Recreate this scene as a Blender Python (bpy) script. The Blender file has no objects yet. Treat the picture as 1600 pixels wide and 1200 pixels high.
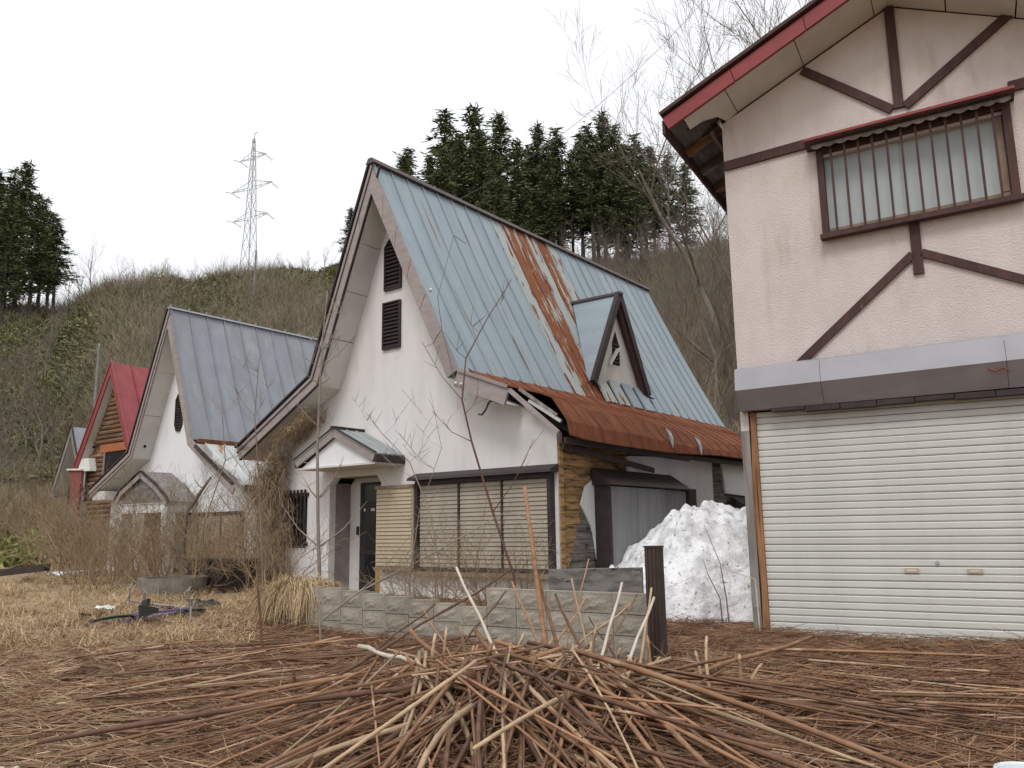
import bpy, math, random
import numpy as np
from math import sin, cos, pi, radians, atan2, hypot, sqrt, exp
from mathutils import Vector, Matrix
from mathutils.geometry import tessellate_polygon
random.seed(7); rng = np.random.default_rng(11)
scn = bpy.context.scene
COL = scn.collection

# ------------------------------------------------------------------ camera
F_PX, PITCH, ROLL, CAMZ = 1285.0, radians(10.07), radians(-0.87), 1.3
fw = np.array([0, cos(PITCH), sin(PITCH)]); up = np.array([0, -sin(PITCH), cos(PITCH)]); rt = np.array([1.0, 0, 0])
rt, up = rt * cos(ROLL) + up * sin(ROLL), -rt * sin(ROLL) + up * cos(ROLL)
cd = bpy.data.cameras.new('camera'); cam = bpy.data.objects.new('camera', cd); COL.objects.link(cam)
mw = Matrix.Identity(4)
for i in range(3):
    mw[i][0], mw[i][1], mw[i][2] = rt[i], up[i], -fw[i]
mw[2][3] = CAMZ
cam.matrix_world = mw
cd.sensor_width = 36; cd.lens = 36 * F_PX / 1600; cd.clip_end = 3000; cd.clip_start = 0.05
scn.camera = cam
# ------------------------------------------------------------------ sky and sun (bright overcast)
w = bpy.data.worlds.new('World'); scn.world = w; w.use_nodes = True
nt = w.node_tree; bg = nt.nodes['Background']
sky = nt.nodes.new('ShaderNodeTexSky'); sky.sky_type = 'NISHITA'; sky.sun_disc = False
SUN_EL, SUN_AZ = radians(52), radians(200)
sky.sun_elevation = SUN_EL; sky.sun_rotation = SUN_AZ; sky.dust_density = 6; sky.air_density = 1.0
mul = nt.nodes.new('ShaderNodeMix'); mul.data_type = 'RGBA'; mul.blend_type = 'MULTIPLY'; mul.inputs[0].default_value = 1
mul.inputs[7].default_value = (0.10, 0.10, 0.10, 1)
nt.links.new(sky.outputs[0], mul.inputs[6])
mx = nt.nodes.new('ShaderNodeMix'); mx.data_type = 'RGBA'; mx.inputs[0].default_value = 0.90
mx.inputs[7].default_value = (1.0, 1.01, 1.04, 1)          # the cloud layer
nt.links.new(mul.outputs[2], mx.inputs[6]); nt.links.new(mx.outputs[2], bg.inputs[0])
bg.inputs[1].default_value = 1.13
sl = bpy.data.lights.new('sun', 'SUN'); so = bpy.data.objects.new('sun', sl); COL.objects.link(so)
sl.energy = 1.4; sl.angle = radians(18); sl.color = (1.0, 0.97, 0.93)
so.rotation_euler = (pi / 2 - SUN_EL, 0, -SUN_AZ + pi)
vs = scn.view_settings; vs.view_transform = 'Standard'; vs.look = 'None'; vs.exposure = 0.0; vs.gamma = 1.0

# ------------------------------------------------------------------ pixel helpers (photo 1600 x 1200)
CP = np.array([0, 0, CAMZ])
def ray(x, y): return fw + rt * (x - 800) / F_PX - up * (y - 600) / F_PX
def aty(x, y, Y): d = ray(x, y); return CP + d * (Y / d[1])
def onz(x, y, z): d = ray(x, y); return CP + d * ((z - CAMZ) / d[2])
TA, TC = radians(53), radians(61)
AX, BX = np.array([-sin(TA), cos(TA)]), np.array([cos(TA), sin(TA)])
MO = np.array([0.72, 13.48])
_sky = [(0, 475), (100, 468), (150, 456), (250, 441), (330, 433), (400, 427), (520, 413), (700, 402), (850, 408), (950, 413), (1000, 415), (1100, 385), (1300, 320), (1600, 270)]
_az = np.array([atan2(ray(*p)[0], ray(*p)[1]) for p in _sky]); _el = np.array([ray(*p)[2] / hypot(ray(*p)[0], ray(*p)[1]) for p in _sky])
def g(x, y):                                                   # height of the ground
    x = np.asarray(x, float); y = np.asarray(y, float)
    d = np.hypot(x, y) + 1e-6; az = np.arctan2(x, y)
    E = np.interp(az, _az, _el)
    E = E * np.clip(1 - (np.abs(az) - 0.75) / 1.2, 0.15, 1)
    den = np.maximum(BX[0] * np.sin(az) + BX[1] * np.cos(az), 0.05)
    d0 = np.clip(25.2 / den, 20, 64)
    d1 = np.maximum(115, d0 + 60)
    t = (d - d0) / (d1 - d0)
    S = np.where(t < 1, 1 - np.clip(1 - t, 0, 1) ** 1.5, 1 - 0.3 * (t - 1))
    S = np.where(t < 0, 0, np.maximum(S, 0.3))
    flat = np.clip(-0.1 + 0.0165 * y, -0.12, 0.17)
    right = np.clip((x - 1.2) / 1.5, 0, 1) * np.clip((16 - y) / 3, 0, 1)
    flat = flat * (1 - right) - 0.02 * right
    mound = 0.20 * np.exp(-(((x - 0.05) / 1.3) ** 2 + ((y - 5.95) / 0.9) ** 2))
    bump = 0.035 * np.sin(1.7 * x + 0.6 * y) * np.sin(1.1 * y - 0.4 * x + 1.0) * np.clip(d / 6, 0, 1)
    rough = np.clip(t, 0, 1) * (0.8 * np.sin(x * 0.31 + 1) * np.sin(y * 0.23) + 0.5 * np.sin(x * 0.13 - y * 0.17) + 0.4 * np.sin(x * 0.7 + y * 0.5))
    return flat + mound + bump + E * d * S + rough

# ------------------------------------------------------------------ materials
def _mixrgb(nt, fac, a, b, blend='MIX'):
    m = nt.nodes.new('ShaderNodeMix'); m.data_type = 'RGBA'; m.blend_type = blend
    for s, v in ((0, fac), (6, a), (7, b)):
        if isinstance(v, (int, float)): m.inputs[s].default_value = v
        elif isinstance(v, tuple): m.inputs[s].default_value = (*v, 1)
        else: nt.links.new(v, m.inputs[s])
    return m.outputs[2]
MATS = {}
def mat(name, c1, c2=None, scale=4.0, stretch=(1, 1, 1), lo=0.35, hi=0.65, c3=None, s3=2.0, st3=None, lo3=0.5, hi3=0.6, rough=0.85, bump=0.0, bscale=40.0, bstretch=None,
        metallic=0.0, rand=0.0, island=0.0, spec=0.3, trans=0.0):
    m = bpy.data.materials.new(name); m.use_nodes = True; nt = m.node_tree; p = nt.nodes['Principled BSDF']
    tc = nt.nodes.new('ShaderNodeTexCoord')
    def noise(sc, st, detail=6):
        mp = nt.nodes.new('ShaderNodeMapping'); mp.inputs['Scale'].default_value = st; nt.links.new(tc.outputs['Object'], mp.inputs[0])
        n = nt.nodes.new('ShaderNodeTexNoise'); n.inputs['Scale'].default_value = sc; n.inputs['Detail'].default_value = detail; n.inputs['Roughness'].default_value = 0.62
        nt.links.new(mp.outputs[0], n.inputs['Vector']); return n.outputs[0]
    def rng_(o, a, b):
        r = nt.nodes.new('ShaderNodeMapRange'); r.inputs[1].default_value = a; r.inputs[2].default_value = b; r.interpolation_type = 'SMOOTHSTEP'; nt.links.new(o, r.inputs[0]); return r.outputs[0]
    col = None
    if c2 is not None:
        col = _mixrgb(nt, rng_(noise(scale, stretch), lo, hi), c1, c2)
    if c3 is not None:
        col = _mixrgb(nt, rng_(noise(s3, st3 or stretch), lo3, hi3), col if col is not None else c1, c3)
    if rand or island:
        src = None
        if rand: oi = nt.nodes.new('ShaderNodeObjectInfo'); src = oi.outputs['Random']; k = rand
        else: ge = nt.nodes.new('ShaderNodeNewGeometry'); src = ge.outputs['Random Per Island']; k = island
        r = nt.nodes.new('ShaderNodeMapRange'); r.inputs[3].default_value = 1 - k; r.inputs[4].default_value = 1 + k; nt.links.new(src, r.inputs[0])
        h = nt.nodes.new('ShaderNodeHueSaturation'); nt.links.new(r.outputs[0], h.inputs['Value'])
        if col is None: h.inputs['Color'].default_value = (*c1, 1)
        else: nt.links.new(col, h.inputs['Color'])
        col = h.outputs[0]
    if col is None: p.inputs['Base Color'].default_value = (*c1, 1)
    else: nt.links.new(col, p.inputs['Base Color'])
    p.inputs['Roughness'].default_value = rough; p.inputs['Metallic'].default_value = metallic; p.inputs['Specular IOR Level'].default_value = spec
    if trans: p.inputs['Transmission Weight'].default_value = trans
    if bump:
        b = nt.nodes.new('ShaderNodeBump'); b.inputs['Strength'].default_value = 1.0; b.inputs['Distance'].default_value = bump
        nt.links.new(noise(bscale, bstretch or (1, 1, 1), 4), b.inputs['Height']); nt.links.new(b.outputs[0], p.inputs['Normal'])
    MATS[name] = m; return m
mat('stucco', (.68, .665, .665), (.61, .59, .59), 1.4, (2, 2, .5), .4, .75, c3=(.46, .44, .425), s3=1.6, st3=(1.6, 1.6, .5), lo3=.60, hi3=.85, rough=.92, bump=.004, bscale=60)
mat('stucco_white', (.74, .75, .77), (.66, .67, .69), 1.2, (2, 2, .5), .4, .75, c3=(.5, .49, .47), s3=1.3, st3=(1.5, 1.5, .4), lo3=.62, hi3=.85, rough=.92, bump=.004, bscale=60)
mat('stucco_pink', (.635, .56, .535), (.575, .50, .475), 2.2, (1, 1, .6), .35, .7, c3=(.45, .375, .335), s3=1.5, st3=(1.5, 1.5, .35), lo3=.53, hi3=.78, rough=.95, bump=.016, bscale=42)
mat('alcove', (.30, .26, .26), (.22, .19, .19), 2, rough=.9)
mat('soffit', (.62, .60, .57), (.54, .52, .49), 1.5, c3=(.42, .39, .35), s3=1.3, lo3=.6, hi3=.8, rough=.85)
mat('fascia', (.325, .28, .27), (.27, .232, .225), 3, (1, 1, 3), rough=.7, rand=.06)
mat('dark_trim', (.045, .032, .033), (.03, .022, .022), 5, rough=.55, rand=.1)
mat('timber', (.085, .042, .038), (.055, .028, .026), 9, (1, 1, .25), c3=(.30, .22, .19), s3=14, st3=(1, 1, .15), lo3=.66, hi3=.76, rough=.75, bump=.003, bscale=30, bstretch=(1, 1, .1))
mat('ridge', (.115, .088, .085), (.085, .066, .064), 4, rough=.6, rand=.08)
mat('roof_blue', (.285, .345, .385), (.24, .295, .335), 1.6, (.5, 3, .5), .3, .7, c3=(.37, .42, .43), s3=2.2, st3=(.35, 4, .35), lo3=.62, hi3=.80, rough=.5, rand=.07, spec=.4)
mat('roof_streak', (.295, .355, .39), (.20, .165, .135), 2.6, (.16, 5, .16), .56, .66, c3=(.37, .41, .40), s3=2, st3=(.4, 4, .4), lo3=.58, hi3=.72, rough=.6, rand=.05)
mat('roof_rusty', (.185, .062, .028), (.24, .09, .04), 3, (1, 3, 1), .4, .6, c3=(.38, .39, .34), s3=2.4, st3=(.5, 4, .5), lo3=.56, hi3=.60, rough=.8, rand=.05)
mat('roof_patchy', (.315, .36, .375), (.37, .385, .35), 2, (.4, 3, .4), .4, .6, c3=(.18, .06, .028), s3=2.6, st3=(.55, 3.0, .55), lo3=.55, hi3=.585, rough=.75, rand=.05)
mat('canopy_metal', (.36, .39, .395), (.29, .315, .32), 2.5, c3=(.22, .20, .18), s3=3, lo3=.6, hi3=.75, rough=.6)
mat('rust', (.225, .078, .033), (.13, .045, .025), 2.2, (1, 3, 1), .35, .7, c3=(.29, .125, .055), s3=3, st3=(.5, 3, .5), lo3=.58, hi3=.75, rough=.85, bump=.004, bscale=25, rand=.12)
mat('roof_grey', (.29, .305, .335), (.245, .255, .285), 1.2, (1, 2, 1), .3, .7, c3=(.36, .37, .39), s3=.9, lo3=.55, hi3=.75, rough=.5, rand=.05, spec=.4)
mat('roof_pale', (.55, .57, .57), (.45, .47, .47), 2, (.5, 2, .5), c3=(.36, .17, .06), s3=1.6, lo3=.56, hi3=.62, rough=.6, rand=.05)
mat('roof_red', (.31, .065, .07), (.26, .052, .058), 2, rough=.45, rand=.05, spec=.4)
mat('fascia_red', (.26, .05, .05), (.21, .04, .042), 2, (1, 1, 2), c3=(.18, .05, .04), s3=5, lo3=.66, hi3=.8, rough=.55)
mat('red_panel', (.25, .07, .06), (.2, .055, .05), 3, rough=.8)
mat('orange_board', (.38, .14, .06), (.30, .11, .05), 3, (1, 1, 3), rough=.8)
mat('log_siding', (.20, .105, .055), (.12, .075, .048), 3, (.5, .5, 3), c3=(.30, .24, .20), s3=2, st3=(.5, .5, 3), lo3=.55, hi3=.7, rough=.85, rand=.2)
mat('plank_yellow', (.40, .25, .105), (.26, .155, .068), 3, (1, .5, 3), c3=(.05, .035, .024), s3=4, st3=(1, .45, 3.2), lo3=.44, hi3=.66, rough=.85, rand=.18, bump=.003, bscale=30)
mat('plank_grey', (.20, .185, .175), (.10, .09, .085), 4, (1, .4, 3), c3=(.03, .025, .02), s3=6, st3=(1, .5, 2), lo3=.58, hi3=.66, rough=.9, rand=.15, bump=.003, bscale=30)
mat('post_grey', (.30, .27, .25), (.17, .155, .145), 6, (2, 2, .15), rough=.9, bump=.004, bscale=20, bstretch=(2, 2, .1))
mat('rust_channel', (.33, .17, .085), (.15, .062, .03), 4, (2, 2, .3), .4, .7, rough=.8)
mat('shutter_cream', (.565, .565, .53), (.52, .52, .485), 2, (1, 1, 1), rough=.55, rand=.03, spec=.4, c3=(.49, .485, .44), s3=1.5, lo3=.62, hi3=.85)
mat('slat_beige', (.35, .31, .25), (.30, .265, .215), 3, (1, 1, 2), rough=.6, rand=.05)
mat('slat_tan', (.45, .375, .265), (.395, .33, .23), 3, (1, 1, 2), rough=.6, rand=.05)
mat('brick_shutter', (.40, .345, .27), (.33, .28, .22), 3, rough=.7, rand=.06)
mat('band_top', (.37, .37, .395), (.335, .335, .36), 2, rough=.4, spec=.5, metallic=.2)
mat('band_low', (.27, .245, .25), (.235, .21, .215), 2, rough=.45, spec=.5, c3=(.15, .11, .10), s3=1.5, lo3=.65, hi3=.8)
mat('frosted', (.40, .44, .44), (.35, .39, .39), .9, rough=.35, spec=.5)
mat('window_brown', (.26, .19, .13), (.2, .14, .10), 4, rough=.6)
mat('glass_dark', (.018, .02, .022), rough=.12, spec=.6)
mat('black', (.012, .011, .011), rough=.9)
mat('ochre', (.42, .24, .035), (.36, .2, .03), 4, rough=.55)
mat('white_paint', (.72, .72, .70), (.62, .62, .6), 6, rough=.6)
mat('cabinet_grey', (.30, .305, .315), (.245, .25, .26), 2.2, (1, 3, .3), .3, .7, c3=(.19, .18, .175), s3=2.5, st3=(1, 4, .3), lo3=.6, hi3=.75, rough=.75, rand=.08)
mat('concrete', (.235, .22, .195), (.15, .14, .12), 5, c3=(.15, .145, .12), s3=2.5, lo3=.55, hi3=.75, rough=.95, bump=.006, bscale=35, rand=.1)
mat('block', (.335, .30, .25), (.24, .215, .178), 4, (1, 1, 1), c3=(.15, .14, .105), s3=3, lo3=.48, hi3=.72, rough=.95, bump=.014, bscale=26, rand=.1)
mat('snow', (.82, .83, .85), (.50, .505, .515), 3.6, (1, 1, 1), .40, .68, c3=(.20, .185, .165), s3=13, lo3=.57, hi3=.70, rough=.7, bump=.05, bscale=8)
mat('metal_brown', (.055, .036, .03), (.035, .024, .02), 4, (2, 2, .3), rough=.6, spec=.4)
mat('cane', (.32, .175, .098), (.20, .105, .06), 3, (2, 6, 6), .3, .7, c3=(.40, .31, .21), s3=2, lo3=.55, hi3=.75, rough=.75, rand=.5)
mat('cedar_bark', (.10, .078, .062), (.06, .048, .04), 3, rough=.95)
mat('cane_tan', (.46, .33, .21), (.34, .24, .15), 3, (2, 6, 6), .3, .7, rough=.75, rand=.3)
mat('cane_pale', (.62, .55, .46), (.50, .43, .35), 5, rough=.8, rand=.1)
mat('cane_dark', (.16, .085, .055), (.10, .055, .038), 6, rough=.7, rand=.15)
mat('litter', (.27, .165, .10), (.46, .34, .22), 3, (1, 1, 1), .35, .65, c3=(.12, .065, .042), s3=1.1, lo3=.5, hi3=.68, rough=.95, island=.45)
mat('straw', (.50, .375, .225), (.38, .265, .15), 1.4, (1, 1, 1), .35, .65, rough=.9, island=.35)
mat('vine', (.33, .245, .155), (.23, .165, .10), 3, rough=.95, island=.4)
mat('grass_green', (.16, .19, .055), (.22, .22, .08), 2, rough=.9, island=.35)
mat('bark', (.205, .17, .135), (.14, .115, .09), 3, rough=.95, rand=.2)
mat('bark_light', (.30, .26, .22), (.22, .185, .155), 5, rough=.95, rand=.1)
mat('twig', (.26, .205, .155), (.18, .14, .105), 1.0, rough=.95, rand=.2)
mat('twig_red', (.16, .085, .07), (.11, .06, .05), 3, rough=.9)
mat('needles', (.105, .125, .052), (.065, .08, .036), .6, (1, 1, 1), .35, .65, c3=(.155, .125, .05), s3=.35, lo3=.52, hi3=.72, rough=.9, island=.5, rand=.0)
mat('hill_soil', (.215, .185, .115), (.165, .15, .088), .12, (1, 1, 1), .4, .6, c3=(.17, .175, .075), s3=.09, lo3=.45, hi3=.62, rough=1)
mat('hill_leaf', (.20, .20, .092), (.145, .15, .07), .10, (1, 1, 1), .35, .65, rough=.9, island=.45)
mat('hill_twig', (.29, .245, .175), (.205, .175, .125), .15, (1, 1, 1), .35, .65, rough=1, island=.4)
mat('leaf_mould', (.15, .088, .055), (.21, .13, .08), 1.5, (1, 1, 1), .35, .65, c3=(.085, .048, .032), s3=.9, lo3=.48, hi3=.62, rough=1, bump=.04, bscale=18)
mat('litter_dark', (.21, .112, .065), (.34, .215, .13), 2.4, (1, 1, 1), .4, .7, c3=(.10, .055, .036), s3=1.1, lo3=.5, hi3=.66, rough=.95, island=.5)
mat('ground', (.27, .185, .115), (.36, .275, .17), .9, (1, 1, 1), .35, .65, c3=(.20, .15, .08), s3=.6, lo3=.47, hi3=.62, rough=1, bump=.03, bscale=14)
mat('steel', (.42, .43, .44), (.34, .35, .36), 3, rough=.6, metallic=.3)
mat('pole_concrete', (.24, .24, .24), (.19, .19, .19), 2, rough=.9)
mat('tyre', (.03, .03, .032), rough=.8)
mat('bike_purple', (.10, .075, .22), rough=.4, spec=.5)
mat('bike_silver', (.26, .265, .28), rough=.45, metallic=.5)
mat('bike_green', (.03, .06, .045), rough=.5)
mat('bucket_white', (.66, .72, .74), rough=.35, spec=.5)
mat('pink_plastic', (.55, .05, .15), rough=.5)
mat('wire', (.12, .12, .13), rough=.7)
MGROUND = MATS['ground']

# ------------------------------------------------------------------ mesh helpers
class MB:
    def __init__(s): s.v = []; s.f = []
    def add(s, vs, fs):
        b = len(s.v); s.v += [tuple(map(float, q)) for q in vs]; s.f += [tuple(i + b for i in f) for f in fs]; return s
    def box(s, x0, x1, y0, y1, z0, z1):
        return s.add([(x0, y0, z0), (x1, y0, z0), (x1, y1, z0), (x0, y1, z0), (x0, y0, z1), (x1, y0, z1), (x1, y1, z1), (x0, y1, z1)],
                     [(0, 3, 2, 1), (4, 5, 6, 7), (0, 1, 5, 4), (1, 2, 6, 5), (2, 3, 7, 6), (3, 0, 4, 7)])
    def bar(s, p, q, w, t, upv=(0, 0, 1)):                      # rectangular bar from p to q: w across, t along upv-ish
        p = Vector(p); q = Vector(q); d = (q - p).normalized(); u = Vector(upv)
        if abs(d.dot(u)) > .98: u = Vector((1, 0, 0)) if abs(d.x) < .9 else Vector((0, 1, 0))
        a = d.cross(u).normalized() * (w / 2); b = a.cross(d).normalized() * (t / 2)
        return s.add([p - a - b, p + a - b, p + a + b, p - a + b, q - a - b, q + a - b, q + a + b, q - a + b],
                     [(0, 1, 2, 3), (7, 6, 5, 4), (0, 4, 5, 1), (1, 5, 6, 2), (2, 6, 7, 3), (3, 7, 4, 0)])
    def hexa(s, a, b):                                          # two quads (lists of 4 points) joined
        return s.add(list(a) + list(b), [(3, 2, 1, 0), (4, 5, 6, 7), (0, 1, 5, 4), (1, 2, 6, 5), (2, 3, 7, 6), (3, 0, 4, 7)])
    def tube(s, pts, rad, n=5, cap=True):
        P = [Vector(p) for p in pts]; k = len(P); base = len(s.v)
        if not hasattr(rad, '__len__'): rad = [rad] * k
        ref = None
        for i in range(k):
            d = (P[min(i + 1, k - 1)] - P[max(i - 1, 0)])
            if d.length < 1e-9: d = Vector((0, 0, 1))
            d.normalize()
            if ref is None: ref = Vector((0, 0, 1)) if abs(d.z) < .9 else Vector((1, 0, 0))
            a = d.cross(ref)
            if a.length < 1e-4: a = d.cross(Vector((0, 1, 0.3)))
            a.normalize(); b = d.cross(a)
            ref = a.cross(d) * -1 if False else ref
            for j in range(n):
                th = 2 * pi * j / n; q = P[i] + (a * cos(th) + b * sin(th)) * rad[i]; s.v.append((q.x, q.y, q.z))
        for i in range(k - 1):
            for j in range(n):
                j2 = (j + 1) % n; s.f.append((base + i * n + j, base + i * n + j2, base + (i + 1) * n + j2, base + (i + 1) * n + j))
        if cap and n > 2:
            s.f.append(tuple(base + j for j in range(n))[::-1]); s.f.append(tuple(base + (k - 1) * n + j for j in range(n)))
        return s
    def wall(s, outer, holes, y0, y1, ax='xz'):                 # polygon with holes in a vertical plane, extruded y0..y1
        def P(q, y): return (q[0], y, q[1]) if ax == 'xz' else (y, q[0], q[1])
        loops = [outer] + holes; flat = [q for L in loops for q in L]
        tris = tessellate_polygon([[Vector((q[0], q[1], 0)) for q in L] for L in loops])
        n = len(flat); vs = [P(q, y0) for q in flat] + [P(q, y1) for q in flat]; fs = []
        for t in tris: fs.append(tuple(t)); fs.append(tuple(i + n for i in reversed(t)))
        o = 0
        for L in loops:
            m = len(L)
            for i in range(m): j = (i + 1) % m; fs.append((o + i, o + j, o + j + n, o + i + n))
            o += m
        return s.add(vs, fs)
    def mesh(s, name):
        me = bpy.data.meshes.new(name); me.from_pydata(s.v, [], s.f); return me
    def build(s, name, m, parent=None, smooth=False, recalc=True):
        me = s.mesh(name)
        if recalc:
            import bmesh
            b = bmesh.new(); b.from_mesh(me); bmesh.ops.recalc_face_normals(b, faces=b.faces); b.to_mesh(me); b.free()
        if smooth: me.polygons.foreach_set('use_smooth', [True] * len(me.polygons))
        me.materials.append(MATS[m] if isinstance(m, str) else m)
        return link(name, me, parent)
def link(name, me, parent=None):
    o = bpy.data.objects.new(name, me); COL.objects.link(o)
    if parent is not None: o.parent = parent
    return o
def tag(o, label=None, cat=None, group=None, kind=None):
    if label: o['label'] = label
    if cat: o['category'] = cat
    if group: o['group'] = group
    if kind: o['kind'] = kind
    return o
def empty(name, loc, rz, label, cat, group=None):
    o = bpy.data.objects.new(name, None); COL.objects.link(o); o.location = tuple(loc); o.rotation_euler = (0, 0, rz); o.empty_display_size = .3
    return tag(o, label, cat, group)
def copy_tree(o, parent=None):
    c = o.copy(); COL.objects.link(c); c.parent = parent
    for ch in o.children: copy_tree(ch, c)
    return c
def box(name, m, parent, *a): return MB().box(*a).build(name, m, parent)
def np_mesh(name, V, Fq, m, parent=None, smooth=False):         # V (n,3), Fq (k,3|4)
    me = bpy.data.meshes.new(name); V = np.ascontiguousarray(V, np.float32); Fq = np.ascontiguousarray(Fq, np.int32)
    me.vertices.add(len(V)); me.vertices.foreach_set('co', V.ravel()); k = Fq.shape[1]
    me.loops.add(Fq.size); me.loops.foreach_set('vertex_index', Fq.ravel()); me.polygons.add(len(Fq))
    me.polygons.foreach_set('loop_start', np.arange(0, Fq.size, k, dtype=np.int32)); me.update(calc_edges=True); me.validate()
    if smooth: me.polygons.foreach_set('use_smooth', [True] * len(me.polygons))
    me.materials.append(MATS[m] if isinstance(m, str) else m)
    return link(name, me, parent)
def strips(P, W, side):                                         # P (N,K,3) centre lines, W (N,K) widths, side (N,3) -> ribbons
    N, K, _ = P.shape; L = P - side[:, None, :] * W[..., None] / 2; Rr = P + side[:, None, :] * W[..., None] / 2
    V = np.stack([L, Rr], 2).reshape(-1, 3); b = (np.arange(N) * K * 2)[:, None] + (np.arange(K - 1) * 2)[None]
    b = b.ravel(); return V, np.stack([b, b + 1, b + 3, b + 2], 1)
def blades(base, tip, width, sag=0.0, K=3):                     # curved grass / twig ribbons
    N = len(base); t = np.linspace(0, 1, K)[None, :, None]
    P = base[:, None, :] + (tip - base)[:, None, :] * t
    P[..., 2] += (sag[:, None] if hasattr(sag, '__len__') else sag) * (t[..., 0] * (1 - t[..., 0])) * 4
    d = tip - base; r = rng.normal(size=(N, 3)); s = np.cross(d, r); s /= np.linalg.norm(s, axis=1, keepdims=True) + 1e-9
    W = np.asarray(width)[:, None] * np.linspace(1, .35, K)[None]
    return strips(P, W, s)
def join_np(parts):
    Vs, Fs, o = [], [], 0
    for V, Fq in parts: Vs.append(V); Fs.append(Fq + o); o += len(V)
    return np.concatenate(Vs), np.concatenate(Fs)

# ------------------------------------------------------------------ terrain
def terrain():
    az = np.radians(np.concatenate([np.arange(-180, -44, 4), np.arange(-44, 44, .5), np.arange(44, 180, 4)]))
    rd = np.concatenate([np.arange(.5, 16, .3), np.geomspace(16, 140, 90), np.geomspace(150, 1500, 20)])
    A_, R_ = np.meshgrid(az, rd); X = R_ * np.sin(A_); Y = R_ * np.cos(A_); Z = g(X, Y)
    n, m = X.shape; V = np.stack([X, Y, Z], -1).reshape(-1, 3); V = np.vstack([V, [[0, 0, float(g(0, 0))]]])
    i = np.arange(n - 1)[:, None] * m; j = np.arange(m)[None]; j2 = (j + 1) % m
    Q = np.stack([(i + j), (i + j2), (i + m + j2), (i + m + j)], -1).reshape(-1, 4)
    o = np_mesh('ground', V, Q[:, ::-1], MGROUND, smooth=True); tag(o, kind='structure')
    # hill soil colour beyond the foot: a second material slot by face
    o.data.materials.append(MATS['hill_soil'])
    c = V[Q].mean(1); hill = (np.hypot(c[:, 0], c[:, 1]) > 24) & (c[:, 2] > .9)
    o.data.materials.append(MATS['leaf_mould'])
    jag = .5 * np.sin(c[:, 1] * 2.1) + .35 * np.sin(c[:, 1] * 5.3 + c[:, 0] * 3); mould = (c[:, 1] > 3) & (c[:, 1] < 12.5) & (c[:, 0] > -2.6 + jag - .25 * (c[:, 1] - 6)) & (c[:, 0] < 9)
    o.data.polygons.foreach_set('material_index', np.where(hill, 1, np.where(mould, 2, 0)).astype(np.int32))
terrain()
# ------------------------------------------------------------------ chalet pieces
def lerp(a, b, t): return tuple(a[i] + (b[i] - a[i]) * t for i in range(len(a)))
def slope_panels(root, name, m, top, bot, y0, y1, wdt, bow=0.0, rib=.03, mats=None, th=.03, side=1):
    """standing-seam roof panels between two (x,z) lines, each panel an object; ribs run up the slope"""
    n = max(1, round((y1 - y0) / wdt)); w_ = (y1 - y0) / n
    dx, dz = bot[0] - top[0], bot[1] - top[1]; L = hypot(dx, dz); nx, nz = -dz / L * side, dx / L * side
    if nz < 0: nx, nz = -nx, -nz
    out = []
    for i in range(n):
        a, b = y0 + i * w_ + .004, y0 + (i + 1) * w_ - .004; mb = MB(); K = 7; pts = []
        for k in range(K):
            t = k / (K - 1); o = -bow * 4 * t * (1 - t) + random.uniform(-.006, .006)
            pts.append((top[0] + dx * t + nx * o, top[1] + dz * t + nz * o))
        for k in range(K - 1):
            p, q = pts[k], pts[k + 1]
            mb.hexa([(p[0], a, p[1]), (p[0], b, p[1]), (q[0], b, q[1]), (q[0], a, q[1])],
                    [(p[0] + nx * th, a, p[1] + nz * th), (p[0] + nx * th, b, p[1] + nz * th), (q[0] + nx * th, b, q[1] + nz * th), (q[0] + nx * th, a, q[1] + nz * th)])
            r0, r1 = th + .001, th + rib
            mb.hexa([(p[0] + nx * r0, a, p[1] + nz * r0), (p[0] + nx * r0, a + .025, p[1] + nz * r0), (q[0] + nx * r0, a + .025, q[1] + nz * r0), (q[0] + nx * r0, a, q[1] + nz * r0)],
                    [(p[0] + nx * r1, a, p[1] + nz * r1), (p[0] + nx * r1, a + .025, p[1] + nz * r1), (q[0] + nx * r1, a + .025, q[1] + nz * r1), (q[0] + nx * r1, a, q[1] + nz * r1)])
        out.append(mb.build(name, mats[i] if mats and i < len(mats) and mats[i] else m, root))
    return out
def fascia_run(root, p, q, y, wdt, n, m='fascia', th=.05, drop=None, name='fascia_board'):
    """n boards end to end from p to q (x,z of the upper outer edge), hanging wdt perpendicular below the line"""
    L = hypot(q[0] - p[0], q[1] - p[1]); ux, uz = (q[0] - p[0]) / L, (q[1] - p[1]) / L
    nx, nz = uz, -ux
    if nz > 0: nx, nz = -nx, -nz
    for i in range(n):
        a = lerp(p, q, i / n); b = lerp(p, q, (i + 1) / n - (.004 if i < n - 1 else 0))
        MB().hexa([(a[0], y, a[1]), (b[0], y, b[1]), (b[0] + nx * wdt, y, b[1] + nz * wdt), (a[0] + nx * wdt, y, a[1] + nz * wdt)],
                  [(a[0], y + th, a[1]), (b[0], y + th, b[1]), (b[0] + nx * wdt, y + th, b[1] + nz * wdt), (a[0] + nx * wdt, y + th, a[1] + nz * wdt)]).build(name, m, root)
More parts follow.
